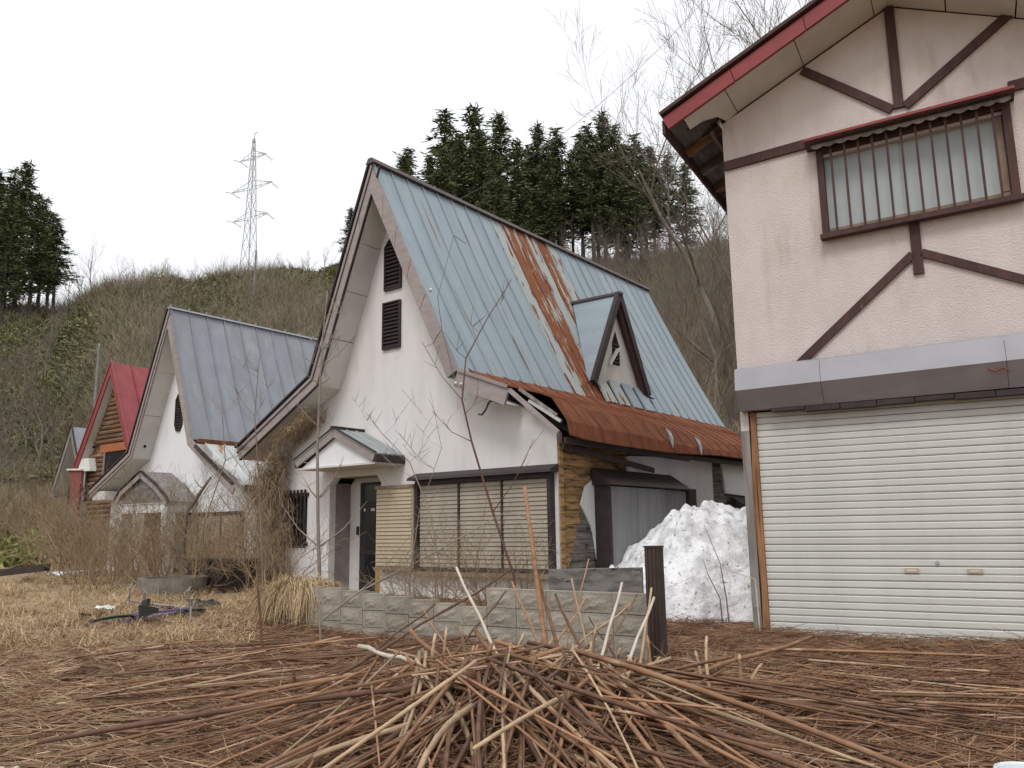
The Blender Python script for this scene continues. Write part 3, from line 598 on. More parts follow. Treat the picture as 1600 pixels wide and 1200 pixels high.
    for i, (a, b) in enumerate(zip(P[:-1], P[1:])):
        q = [(a[0], -.35, a[1]), (b[0], -.35, b[1]), (b[0], wy - .002, b[1]), (a[0], wy - .002, a[1])]
        MB().hexa(q, [(x, y, z + .03) for x, y, z in q]).build('canopy_sheet', 'post_grey', R)
        fascia_run(R, (a[0], a[1] - .005), (b[0], b[1] - .005), -.39, .14, 1, name='bargeboard')
        edge_strip(R, [a, b], -.42, -.33, .032, .03, 'dark_trim', 'edge_trim')
    box('canopy_soffit', 'soffit', R, -1.6, 1.0, -.33, wy - .003, 2.2, 2.23); MB().wall([(-1.5, 2.24), (.85, 2.24), (.4, 2.6), (-.4, 3.0), (-1.35, 2.55)], [], -.3, -.26).build('tympanum', 'plank_grey', R)
    box('canopy_beam', 'stucco_white', R, -1.6, 1.0, -.30, wy - .004, 1.95, 2.198); box('porch_pier', 'stucco_white', R, -1.72, -1.46, -.3, .0, -.1, 1.948); box('porch_pier', 'stucco_white', R, .72, .98, -.3, .0, -.1, 1.948)
grey_house()

# ------------------------------------------------------------------ the red-roofed chalet
def red_house():
    R = empty('chalet', (-17.27, 34.8, 0), RZ, 'small chalet with bright red roof and brown log siding', 'house', 'row of abandoned chalets')
    zt = 8.65; AP, KL, KR = (0, zt), (-2.66, zt - 4.40), (2.2, zt - 4.3); wy = .32
    MB().wall([(4, -.1), (4, 2.5), (KR[0], KR[1] - .2), (0, zt - .5), (KL[0] + .1, KL[1] - .1), (-2.55, 3.4), (-2.0, 1.6), (-2.0, -.1)], [], wy + .12, wy + .28).build('wall', 'log_siding', R)
    box('wall', 'log_siding', R, -2.0, -1.86, wy + .281, 9.6, -.1, 3.4); box('wall', 'log_siding', R, 3.86, 4.0, wy + .281, 9.6, -.1, 2.5)
    z = .05
    while z < zt - .9:
        h = .20; w0 = -2.0 if z < 3.5 else max(-2.55, -(zt - .5 - z) / 1.72 * 1.0)
        w0 = -min(2.0, (zt - .55 - z) / 1.66) if z > 4.1 else -2.0; w1 = min(3.9, (zt - .5 - z) / 1.95) if z > 4.2 else 3.9
        if w1 - w0 > .25 and not (z > 4.75 and z < 5.1): MB().tube([(w0, wy + .06, z + h / 2), (w1, wy + .06, z + h / 2)], .098, 8).build('log', 'log_siding', R)
        z += h
    box('orange_band', 'orange_board', R, -1.0, 2.0, wy - .08, wy + .1, 4.86, 5.2); box('window', 'black', R, -.55, 1.0, wy - .05, wy + .1, 3.7, 4.85); box('window_frame', 'post_grey', R, -.67, -.55, wy - .08, wy + .1, 3.65, 4.85)
    slope_panels(R, 'roof_panel', 'roof_red', AP, KR, 0, 9.8, .85, rib=.05); slope_panels(R, 'roof_panel', 'roof_red', AP, KL, 0, 9.8, .85, rib=.05)
    PL = [KL, AP, KR]; run(R, 'fascia_board', 'fascia_red', PL, 0, .24, -.04, .01, 3); run(R, 'edge_trim', 'roof_red', PL, -.085, -.034, -.07, .0); run(R, 'soffit_panel', 'soffit', PL, .235, .247, .012, wy + .1, 3)
    for t in (.17, .76): q = lerp(AP, KL, t); MB().tube([(q[0] + .22, .35, q[1] - .12), (q[0] + .235, .35, q[1] - .127)], .06, 10).build('soffit_vent', 'black', R)
    MB().hexa([(-2.7, .02, 4.1), (-1.3, .02, 4.1), (-1.3, wy, 4.1), (-2.7, wy, 4.1)], [(-2.55, .02, 4.66), (-1.5, .02, 4.66), (-1.5, wy, 4.66), (-2.55, wy, 4.66)]).build('eave_box', 'white_paint', R)
    MB().add([(-3.05, -.06, 4.22), (-1.85, -.06, 4.14), (-2.1, -.06, 1.7), (-2.35, -.06, 1.9), (-3.05, .06, 4.22), (-1.85, .06, 4.14), (-2.1, .06, 1.7), (-2.35, .06, 1.9)], [(0, 1, 2, 3), (7, 6, 5, 4), (0, 4, 5, 1), (1, 5, 6, 2), (2, 6, 7, 3), (3, 7, 4, 0)]).build('wing_panel', 'red_panel', R)
    MB().bar((-3.1, -.1, 4.24), (-1.8, -.1, 4.17), .1, .07).build('wing_cap', 'white_paint', R)
    for k in range(8): MB().tube([(-2.0, wy + .04, .1 + .26 * k), (1.5, wy + .04, .1 + .26 * k)], .12, 8).build('log', 'log_siding', R)
    box('log_end', 'red_panel', R, -1.0, .6, wy - .12, wy + .1, .5, 1.4)
red_house()

# ------------------------------------------------------------------ the dark house at the end of the row
def dark_house():
    R = empty('chalet', (-23.7, 43.9, 0), RZ, 'dark weathered chalet at the far end of the row, half hidden', 'house', 'row of abandoned chalets')
    zt = 7.1; AP, KL, KR = (0, zt), (-1.75, zt - 3.4), (2.0, zt - 3.9); wy = .8
    MB().wall([(4, -.1), (4, 2.2), (KR[0], KR[1]), (0, zt - .4), (KL[0] + .15, KL[1]), (-1.6, -.1)], [], wy, wy + .2).build('wall', 'plank_grey', R); box('wall', 'plank_grey', R, -1.6, -1.45, wy + .201, 8, -.1, 3.6)
    for k in range(26):
        z = .1 + .15 * k; box('board', 'plank_grey', R, -1.62, 2.2, wy - random.uniform(.02, .035), wy - .001, z, z + .143)
    slope_panels(R, 'roof_panel', 'roof_grey', AP, KL, 0, 8.5, .9); slope_panels(R, 'roof_panel', 'roof_grey', AP, KR, 0, 8.5, .9)
    PL = [KL, AP, KR]; run(R, 'fascia_board', 'post_grey', PL, 0, .22, -.04, .01, 2); run(R, 'edge_trim', 'dark_trim', PL, -.085, -.034, -.07, .0); run(R, 'soffit_panel', 'soffit', PL, .215, .227, .012, wy - .04, 2)
    MB().box(-1.95, -1.4, 0, wy - .04, 3.45, 3.7).build('eave_box', 'post_grey', R)
    MB().hexa([(-2.1, -.4, .9), (-1.0, -.4, .9), (-1.2, -.4, 1.75), (-1.9, -.4, 1.75)], [(-2.1, .3, .9), (-1.0, .3, .9), (-1.2, .3, 1.75), (-1.9, .3, 1.75)]).build('meter_box', 'post_grey', R)
dark_house()
# ------------------------------------------------------------------ the pink half-timbered house
def pink_house():
    RZc = -(pi / 2 - TC)
    R = empty('half_timbered_house', (3.21, 10.81, 0), RZc, 'pink stucco house with dark timbers, red roof edge and cream roller shutter', 'house')
    T = .028
    zz = lambda x, z: z + T * x                                 # the upper storey has settled and tilts a little
    S0, SL = 6.94, .465
    top = lambda x: S0 + SL * (x + .19)
    rx = 2.08; W1 = 4.36; ztop = top(rx)
    win = [(1.10, 5.03), (3.20, 5.03 + .06), (3.20, 6.12 + .06), (1.10, 6.12)]
    MB().wall([(-.19, 2.9), (W1, 2.9), (W1, 6.94), (rx, ztop), (-.19, S0)], [win[::-1]], 0, .18).build('upper_wall', 'stucco_pink', R)
    box('wall', 'stucco_pink', R, -.19, -.02, .181, 8, -.1, 6.9); box('wall', 'stucco_pink', R, 4.2, W1, .181, 8, -.1, 6.9)
    MB().wall([(-.19, -.1), (W1, -.1), (W1, 6.94), (rx, ztop), (-.19, S0)], [], 8, 8.15).build('wall', 'stucco_pink', R)
    box('interior_floor', 'black', R, -.01, 4.19, .3, 7.9, 2.95, 3.05); box('interior_partition', 'plank_grey', R, -.01, 4.19, 1.2, 1.3, 3.06, 6.8)
    box('wall_stub', 'stucco_pink', R, -.19, -.085, -.002, .18, 2.55, 2.899)
    # timbers
    def tim(p, q, wdt=.13, name='timber'): MB().bar((p[0], -.02, zz(p[0], p[1])), (q[0], -.02, zz(q[0], q[1])), .045, wdt, (0, 0, 1) if abs(q[0] - p[0]) > .2 else (1, 0, 0)).build(name, 'timber', R)
    tim((-.185, 6.30), (.92, 6.33)); tim((3.28, 6.40), (4.35, 6.42))
    tim((2.08, 6.50), (2.08, 7.92), .12); tim((.95, 7.40), (2.0, 6.50), .11); tim((2.15, 6.50), (3.5, 7.42), .11)
    tim((2.11, 4.28), (2.11, 5.0), .12); tim((.62, 3.36), (2.06, 4.54), .10); tim((2.16, 4.54), (3.75, 3.70), .10)
    # barred window
    F = MB().wall([(1.04, 4.97), (3.27, 5.04), (3.27, 6.30), (1.04, 6.22)], [[(1.12, 5.06), (1.12, 6.16), (3.18, 6.22), (3.18, 5.12)]], -.07, .05).build('window_frame', 'timber', R)
    MB().hexa([(1.1, .03, 5.05), (3.2, .03, 5.11), (3.2, .03, 5.20), (1.1, .03, 5.13)], [(1.1, .09, 5.05), (3.2, .09, 5.11), (3.2, .09, 5.20), (1.1, .09, 5.13)]).build('bottom_rail', 'window_brown', R)
    box('stile', 'window_brown', R, 3.10, 3.17, .03, .09, 5.21, 6.2)
    MB().wall([(1.1, 5.03), (2.02, 5.06), (2.02, 6.16), (1.1, 6.12)], [], .08, .095).build('frosted_pane', 'frosted', R); MB().wall([(2.0, 5.06), (3.2, 5.1), (3.2, 6.2), (2.0, 6.16)], [], .10, .115).build('frosted_pane', 'frosted', R)
    MB().bar((1.02, -.10, 4.985), (3.3, -.10, 5.055), .13, .06).build('window_sill', 'timber', R)
    for k in range(12):
        x = 1.23 + k * .168; MB().bar((x, -.12, 4.97 + .03 * (x - 1.04)), (x, -.12, 6.25 + .03 * (x - 1.04)), .028, .028, (0, 1, 0)).build('window_bar', 'timber', R)
    H = MB().hexa([(.93, -.30, 6.235), (3.32, -.30, 6.31), (3.32, -.001, 6.31), (.93, -.001, 6.235)], [(.93, -.26, 6.29), (3.32, -.26, 6.365), (3.32, -.001, 6.47), (.93, -.001, 6.395)]).build('window_hood', 'timber', R)
    MB().bar((.93, -.31, 6.275), (3.32, -.31, 6.35), .02, .035).build('hood_edge', 'fascia_red', H)
    pts = []
    for k in range(15):                                          # scalloped valance
        x0 = 1.0 + k * .152
        for t in np.linspace(0, 1, 5)[:-1]: pts.append((x0 + .152 * t, 6.195 - .028 * sin(pi * t)))
    pts.append((3.28, 6.195)); poly = [(x, z + .03 * (x - .95)) for x, z in pts]
    MB().wall([(poly[0][0], 6.235)] + poly + [(poly[-1][0], 6.30)], [], -.20, -.19).build('valance', 'post_grey', H)
    # gable roof
    ovy, exl, exr = -.7, -.82, 4.98
    zl = top(exl) + .02
    L, Rr, A = (exl, zl + .20), (exr, zl + .20), (rx, zl + .20 + SL * (rx - exl))
    slope_panels(R, 'roof_panel', 'roof_red', A, L, ovy, 8.5, .9); slope_panels(R, 'roof_panel', 'roof_red', A, Rr, ovy, 8.5, .9)
    run(R, 'fascia_board', 'fascia_red', [L, A, Rr], 0, .19, ovy - .05, ovy, 3, .003); run(R, 'edge_trim', 'timber', [L, A, Rr], -.08, -.034, ovy - .10, ovy)
    # gable soffit, torn away at the eave corner
    for i, (a, b) in enumerate(((.30, .62), (.62, .94), (.94, 1.0))):
        p, q = lerp(L, A, a), lerp(L, A, b - .004); n_ = .185
        Q = [(p[0], ovy + .002, p[1] - n_), (q[0], ovy + .002, q[1] - n_), (q[0], -.002, q[1] - n_), (p[0], -.002, p[1] - n_)]
        MB().hexa(Q, [(x, y, z - .012) for x, y, z in Q]).build('soffit_panel', 'soffit', R)
    p, q, m_ = lerp(L, A, .10), lerp(L, A, .296), lerp(L, A, .225)
    Q = [(p[0], ovy + .002, p[1] - .19), (q[0], ovy + .002, q[1] - .19), (q[0], -.002, q[1] - .19), (m_[0] + .06, -.002, m_[1] - .19), (m_[0] - .02, -.22, m_[1] - .2), (m_[0] - .2, -.34, m_[1] - .27), (p[0], -.42, p[1] - .22)]
    MB().add(Q + [(x, y, z - .01) for x, y, z in Q], [tuple(range(7)), tuple(range(13, 6, -1))] + [(i, (i + 1) % 7, (i + 1) % 7 + 7, i + 7) for i in range(7)]).build('torn_soffit', 'soffit', R)
    MB().add([(-.25, -.03, top(-.2) + .04), (-.2, -.04, top(-.2) + .08), (-.14, -.02, top(-.2) - .16), (-.2, -.06, top(-.2) - .03)], [(0, 1, 3), (1, 2, 3), (0, 3, 2)]).build('torn_flap', 'soffit', R)
    soffit(R, A, Rr, ovy + .002, -.002, .17, 4)
    for k in range(5):                                           # rafters showing in the side eave
        y = .25 + k * .75; MB().bar((-.10, y, top(-.10) + .09), (exl + .03, y, top(exl) + .10), .06, .12).build('rafter', 'log_siding' if k % 2 == 0 else 'plank_grey', R)
    MB().hexa([(exl + .01, ovy, zl + .15), (-.2, ovy, top(-.2) + .16), (-.2, 8.3, top(-.2) + .16), (exl + .01, 8.3, zl + .15)], [(exl + .01, ovy, zl + .175), (-.2, ovy, top(-.2) + .185), (-.2, 8.3, top(-.2) + .185), (exl + .01, 8.3, zl + .175)]).build('roof_boarding', 'plank_grey', R)
    MB().bar((exl, ovy, zl + .09), (exl, 8.3, zl + .09), .04, .20).build('eave_fascia', 'timber', R)
    MB().bar((-.35, .05, top(-.35) + .02), (-.35, 8.0, top(-.35) + .02), .05, .06).build('eave_batten', 'plank_grey', R)
    # metal band above the shutter
    for i, (a, b) in enumerate(((-.16, .90), (.905, 2.9), (2.905, 4.40))):
        sh = T * .8
        def q(x): t = sh * x; return [(-.20, 3.36 + t), (-.30, 3.33 + t), (-.33, 3.05 + t * .8), (-.16, 2.80 + t * .2), (-.002, 2.80 + t * .2), (-.002, 3.36 + t)]
        P0, P1 = q(a), q(b); n = 6
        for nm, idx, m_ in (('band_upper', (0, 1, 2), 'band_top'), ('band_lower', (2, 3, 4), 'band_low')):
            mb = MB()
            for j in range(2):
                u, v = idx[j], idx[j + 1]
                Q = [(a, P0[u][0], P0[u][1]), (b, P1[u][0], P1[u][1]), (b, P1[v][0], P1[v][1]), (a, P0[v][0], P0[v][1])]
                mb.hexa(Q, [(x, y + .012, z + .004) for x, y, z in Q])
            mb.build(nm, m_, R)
        if i == 0:
            c = [(a, y, z) for y, z in P0]; MB().add(c + [(x + .01, y, z) for x, y, z in c], [tuple(range(6)), tuple(range(11, 5, -1))] + [(k, (k + 1) % 6, (k + 1) % 6 + 6, k + 6) for k in range(6)]).build('band_end', 'band_low', R)
    box('band_back', 'black', R, -.15, 4.39, -.001, .05, 2.78, 3.4)
    for k in range(9):                                           # ragged dark underside
        x = .25 + k * .42; box('band_lip', 'dark_trim', R, x, x + .41, -.17, -.03, 2.76 - random.uniform(0, .035), 2.797)
    MB().tube([(2.72, -.325, 3.03), (2.78, -.335, 2.99), (2.86, -.33, 3.02), (2.92, -.335, 2.98)], .012, 5).build('rust_scrap', 'rust', R)
    # roller shutter, slat by slat
    n = 32; z0, z1 = .02, 2.80; h = (z1 - z0) / n; x0, x1 = .015, 4.0
    SH = empty('roller_shutter', (0, 0, 0), 0, None, None); SH.parent = R
    mb = MB(); prof = [(.020, .0), (-.006, .04 * h), (-.012, .20 * h), (-.012, .82 * h), (-.006, .95 * h), (.012, .985 * h)]
    mb.add([(x0, y, z) for y, z in prof] + [(x1, y, z) for y, z in prof], [(k, k + 1, k + 7, k + 6) for k in range(5)] + [tuple(range(6))[::-1], tuple(range(6, 12))]); me = mb.mesh('slat'); me.materials.append(MATS['shutter_cream'])
    for k in range(n):
        o = link('slat', me, SH); o.location = (0, .03 + random.uniform(-.003, .003), z0 + h * k); o.rotation_euler = (random.uniform(-.05, .05), random.uniform(-.0006, .0006), random.uniform(-.0008, .0008))
    box('backing', 'black', SH, x0, x1, .052, .06, z0, z1); box('bottom_bar', 'shutter_cream', SH, x0, x1, .0, .05, -.05, .018)
    for x in (1.62, 2.28):
        p = box('pull_handle', 'slat_tan', SH, x, x + .16, -.003, .017, z0 + 8.2 * h, z0 + 8.8 * h); box('slot', 'soffit', p, x + .03, x + .13, -.006, -.0035, z0 + 8.4 * h, z0 + 8.6 * h)
    MB().tube([(1.98, .02, z0 + 9.6 * h), (1.98, -.004, z0 + 9.6 * h)], .022, 12).build('lock', 'steel', SH)
    MB().tube([(-.045 + .012 * sin(z * 3), -.01, z) for z in np.linspace(-.05, 2.79, 14)], .03, 6).build('rusty_channel', 'rust_channel', R)
    box('rusty_channel', 'rust_channel', R, -.02, .012, -.02, .08, -.05, 2.78)
    box('door_post', 'post_grey', R, -.19, -.082, -.02, .14, .28, 2.548); box('post_foot', 'concrete', R, -.185, -.08, -.025, .15, -.15, .278)
    box('door_post', 'post_grey', R, 4.01, 4.2, -.02, .14, -.1, 2.9)
    box('threshold', 'concrete', R, -.05, 4.2, -.06, .3, -.12, -.052)
pink_house()
# ------------------------------------------------------------------ block wall, post, snow, odds and ends
def block_wall():
    R = empty('block_wall', (1.25, 8.0, 0), RZ, 'low garden wall of decorative concrete blocks, stepped down to one side', 'wall')
    protos = []
    for v in range(4):
        mb = MB(); L, D, H = .384, .115, .192
        mb.box(-L, 0, 0, D, 0, H)
        nx, nz = 7, 5; vs = []
        for j in range(nz):
            for i in range(nx):
                e = min(i, nx - 1 - i, j, nz - 1 - j)
                vs.append((-L + .03 + (L - .06) * i / (nx - 1), -.001 - (0 if e == 0 else random.uniform(.002, .014)), .025 + (H - .05) * j / (nz - 1)))
        mb.add(vs, [(j * nx + i, j * nx + i + 1, (j + 1) * nx + i + 1, (j + 1) * nx + i) for j in range(nz - 1) for i in range(nx - 1)])
        me = mb.mesh('block'); me.materials.append(MATS['block']); protos.append(me)
    for c in range(4):
        for i in range(15):
            x = -.39 * i; hi = i < 5
            if c == 3 and not hi: continue
            dz = 0 if hi else min(.14, .058 * (-x - 1.95))
            o = link('block', random.choice(protos), R); o.location = (x, random.uniform(-.004, .004), -.11 + .2 * c + dz + random.uniform(-.002, .002)); o.rotation_euler = (0, (0 if hi else -.03), random.uniform(-.006, .006))
    box('mortar_core', 'concrete', R, -1.94, -.01, .012, .105, -.15, .672); box('mortar_core', 'concrete', R, -5.8, -1.96, .012, .105, -.15, .47)
    box('end_cap', 'concrete', R, .004, .05, .005, .11, -.15, .685)
block_wall()
def steel_post():
    R = empty('fence_post', (1.31, 7.90, 0), RZ, 'dark brown square steel post at the end of the block wall', 'post')
    box('post', 'metal_brown', R, -.065, .065, -.065, .065, -.2, 1.12)
    for x in (-.045, -.005, .035): box('rib', 'metal_brown', R, x, x + .014, -.074, -.0655, -.2, 1.115)
    box('post_cap', 'metal_brown', R, -.072, .072, -.078, .072, 1.121, 1.135)
steel_post()
q = MB(); q.hexa([(-.52, -.1, -.6), (.55, -.1, -.6), (.55, .1, -.6), (-.52, .1, -.6)], [(-.52, -.1, .0), (.55, -.1, .015), (.55, .1, .015), (-.52, .1, .0)])
o = q.build('concrete_kerb', 'plank_grey'); o.location = (.92, 9.75, .84); o.rotation_euler = (0, 0, -.22); tag(o, 'stained concrete planter edge behind the block wall', 'kerb')

def snow():
    nx, ny = 90, 90; xs = np.linspace(.9, 4.6, nx); ys = np.linspace(11.7, 16.6, ny); X, Y = np.meshgrid(xs, ys)
    n1 = lambda a, b, p: np.sin(a * X + p) * np.sin(b * Y + p * 1.7)
    ridge = np.interp(X, [.9, 1.3, 1.54, 1.8, 2.05, 2.45, 2.75, 3.05, 3.3, 3.45, 3.6, 3.85, 4.6], [-.2, .42, .66, .74, .98, 1.42, 1.60, 1.70, 1.60, 1.50, 1.58, 1.52, 1.4])
    t = np.clip((Y - 12.0 - .06 * n1(4, 1, 0)) / 1.05, 0, 1)
    Fy = t ** .55
    back = 1 - .10 * np.clip(Y - 13.2, 0, 9)
    lump = sum(a_ * np.sin(k_ * (X * cos(q_) + Y * sin(q_)) + q_ * 7) for a_, k_, q_ in ((.05, 6, .3), (.05, 8, 1.4), (.045, 11, 2.3), (.035, 15, .9), (.03, 21, 2.8), (.022, 29, 1.9), (.018, 37, .5)))
    Z = ridge * Fy * back + lump * t ** .6
    Z = np.where(t <= 0, -.2, Z); V = np.stack([X, Y, Z], -1).reshape(-1, 3)
    i = np.arange(ny - 1)[:, None] * nx + np.arange(nx - 1)[None]; Q = np.stack([i, i + 1, i + nx + 1, i + nx], -1).reshape(-1, 4)
    o = np_mesh('snow_pile', V, Q, 'snow', smooth=True); tag(o, 'dirty melting snow heap between the two houses', 'snow heap')
snow()

def bucket():
    p = onz(1604, 1188, .22); R = empty('bucket', (p[0], p[1], float(g(p[0], p[1]))), 0, 'white plastic bucket rim standing on the cane litter', 'bucket')
    n = 24; mb = MB()
    for k in range(n):
        a, b = 2 * pi * k / n, 2 * pi * (k + 1) / n
        for r0, r1, z0, z1 in ((.10, .13, 0, .2), (.094, .124, .01, .2)): mb.add([(r0 * cos(a), r0 * sin(a), z0), (r0 * cos(b), r0 * sin(b), z0), (r1 * cos(b), r1 * sin(b), z1), (r1 * cos(a), r1 * sin(a), z1)], [(0, 1, 2, 3)])
    mb.add([(.1 * cos(2 * pi * k / n), .1 * sin(2 * pi * k / n), .012) for k in range(n)], [tuple(range(n))]); mb.build('bucket_body', 'bucket_white', R, recalc=False)
    MB().tube([(.132 * cos(2 * pi * k / n), .132 * sin(2 * pi * k / n), .2) for k in range(n + 1)], .008, 6, False).build('rim', 'bucket_white', R)
bucket()

def bicycle(label, pos, rz, tilt, frame_mat, guard):
    R = empty('bicycle', pos, rz, label, 'bicycle', 'wrecked bicycles in the straw'); R.rotation_euler = (tilt, 0, rz)
    for x in (-.5, .52):
        wv = MB().tube([(x + .30 * cos(t), 0, .31 + .30 * sin(t)) for t in np.linspace(0, 2 * pi, 25)], .02, 6, False).build('tyre', 'tyre', R)
        MB().tube([(x + .275 * cos(t), 0, .31 + .275 * sin(t)) for t in np.linspace(0, 2 * pi, 25)], .011, 5, False).build('rim', 'bike_silver', wv)
        sp = MB()
        for k in range(14): t = 2 * pi * k / 14; sp.tube([(x, .02 * (-1) ** k, .31), (x + .27 * cos(t), 0, .31 + .27 * sin(t))], .0025, 3)
        sp.build('spokes', 'bike_silver', wv); MB().tube([(x, -.05, .31), (x, .05, .31)], .025, 8).build('hub', 'bike_silver', wv)
        MB().tube([(x + .335 * cos(t), 0, .31 + .335 * sin(t)) for t in np.linspace(radians(60), radians(150), 8)], .015, 4).build('mudguard', guard, R)
    f = MB(); bb, st, hd, hd2, rr, fr_ = (-.05, 0, .30), (-.18, 0, .68), (.36, 0, .74), (.40, 0, .62), (-.5, 0, .31), (.52, 0, .31)
    for a, b, r in ((bb, st, .016), (bb, hd2, .018), (st, hd, .014), (hd, hd2, .018)): f.tube([a, b], r, 7)
    for s in (-.05, .05): f.tube([(bb[0], s, bb[2]), (rr[0], s, rr[2])], .009, 5); f.tube([(st[0], s * .4, st[2]), (rr[0], s, rr[2])], .008, 5); f.tube([(hd2[0], s * .6, hd2[2]), (fr_[0], s, fr_[2])], .011, 5)
    f.build('frame', frame_mat, R)
    MB().tube([(.36, -.27, .92), (.30, -.2, .95), (.35, 0, .90), (.30, .2, .95), (.36, .27, .92)], .012, 6).tube([(.36, 0, .74), (.35, 0, .90)], .014, 6).build('handlebar', 'bike_silver', R)
    MB().hexa([(-.33, -.08, .79), (-.10, -.02, .80), (-.10, .02, .80), (-.33, .08, .79)], [(-.33, -.09, .84), (-.08, -.025, .84), (-.08, .025, .84), (-.33, .09, .84)]).tube([st, (-.2, 0, .8)], .013, 6).build('saddle', 'tyre', R)
    MB().tube([(-.05, -.1, .30), (-.05, .1, .30)], .012, 5).tube([(-.05, .1, .30), (-.05, .12, .15)], .012, 5).tube([(-.05, -.1, .30), (-.05, -.12, .45)], .012, 5).build('crank', 'bike_silver', R)
    wb = MB()
    for k in range(6): wb.tube([(.50 + .02 * k, -.14, .62), (.50 + .02 * k, .14, .62)], .004, 3)
    wb.build('basket', 'bike_silver', R)
bp = aty(215, 970, 12.2); bicycle('purple bicycle wreck lying on its side in the dry straw', (bp[0], bp[1], float(g(bp[0], bp[1])) - .06), radians(48), radians(74), 'bike_purple', 'bike_green')
bp = aty(302, 966, 13.4); bicycle('silver bicycle wreck half buried in straw by the dead shrubs', (bp[0], bp[1], float(g(bp[0], bp[1])) - .02), radians(130), radians(-78), 'bike_silver', 'tyre')

def debris():
    def scrap(name, label, cat, px_, Y, w_, h_, m, rz=0, lift=.02):
        p = aty(px_[0], px_[1], Y); z = float(g(p[0], p[1])); mb = MB(); n = 6; vs = []
        for j in range(n):
            for i in range(n): vs.append(((i / (n - 1) - .5) * w_ * random.uniform(.8, 1.1), (j / (n - 1) - .5) * h_ * random.uniform(.8, 1.1), random.uniform(0, .10) * min(w_, h_) * 2))
        mb.add(vs, [(j * n + i, j * n + i + 1, (j + 1) * n + i + 1, (j + 1) * n + i) for j in range(n - 1) for i in range(n - 1)])
        o = mb.build(name, m, None, recalc=False); o.location = (p[0], p[1], z + lift); o.rotation_euler = (random.uniform(-.2, .5), 0, rz); tag(o, label, cat)
    scrap('plastic_scrap', 'crumpled white plastic scrap on the bare foreground grass', 'litter', (15, 1186), 5.0, .16, .12, 'white_paint', .4)
    scrap('plastic_bag', 'pale grey plastic bag caught in brambles beside the red chalet', 'bag', (98, 905), 23.5, .7, .5, 'bucket_white', .2, .1)
    scrap('plastic_scrap', 'white board scrap leaning among the brambles', 'litter', (132, 893), 22, .75, .14, 'white_paint', .5, .25)
    scrap('plastic_bag', 'white crumpled sack below the dark chalet wall', 'bag', (75, 856), 36, .7, 1.0, 'white_paint', .1, .3)
    scrap('plastic_scrap', 'faded paper scrap beside the purple bicycle', 'litter', (163, 955), 12.6, .3, .25, 'bucket_white', .1, .12)
    scrap('black_bag', 'crumpled black plastic sheet beside the purple bicycle', 'litter', (150, 968), 12.3, .5, .35, 'tyre', .3, .05); scrap('black_bag', 'crumpled black sheet by the silver bicycle', 'litter', (315, 958), 13.6, .5, .3, 'tyre', .8, .06)
    p = aty(0, 905, 21); o = MB().bar((-1.1, 0, 0), (1.1, 0, .22), .35, .10).bar((-1.1, .16, .08), (1.1, .16, .30), .03, .1).build('gutter_length', 'metal_brown'); o.location = (p[0], p[1], float(g(p[0], p[1])) + .12); o.rotation_euler = (0, 0, .1); tag(o, 'dark metal channel lying in the straw far from the houses', 'channel')
    p = aty(345, 915, 17); R = empty('water_tank', (p[0], p[1], float(g(p[0], p[1]))), RZ, 'dark rectangular tank standing before the grey-roofed chalet', 'tank')
    box('tank_body', 'dark_trim', R, -.75, .75, -.3, .3, 0, .62)
    for x in (-.5, 0, .5): box('rib', 'dark_trim', R, x, x + .06, -.33, -.301, .02, .6)
    box('lid', 'metal_brown', R, -.78, .78, -.33, .33, .621, .66)
    p = aty(270, 915, 16.2); R = empty('concrete_ring', (p[0], p[1], float(g(p[0], p[1]))), 0, 'pale weathered concrete well ring under drooping dry grass', 'concrete ring')
    mb = MB(); n = 28
    for r0, r1, z0, z1 in ((.62, .62, -.1, .36), (.54, .54, .05, .36)):
        for k in range(n):
            a, b = 2 * pi * k / n, 2 * pi * (k + 1) / n; mb.add([(r0 * cos(a), r0 * sin(a), z0), (r0 * cos(b), r0 * sin(b), z0), (r1 * cos(b), r1 * sin(b), z1), (r1 * cos(a), r1 * sin(a), z1)], [(0, 1, 2, 3)])
    for k in range(n):
        a, b = 2 * pi * k / n, 2 * pi * (k + 1) / n; mb.add([(.54 * cos(a), .54 * sin(a), .36), (.54 * cos(b), .54 * sin(b), .36), (.62 * cos(b), .62 * sin(b), .36), (.62 * cos(a), .62 * sin(a), .36)], [(0, 1, 2, 3)])
    mb.build('ring', 'concrete', R, recalc=False); mb = MB(); mb.add([(.53 * cos(2 * pi * k / n), .53 * sin(2 * pi * k / n), .2) for k in range(n)], [tuple(range(n))]); mb.build('soil', 'ground', R, recalc=False)
debris()

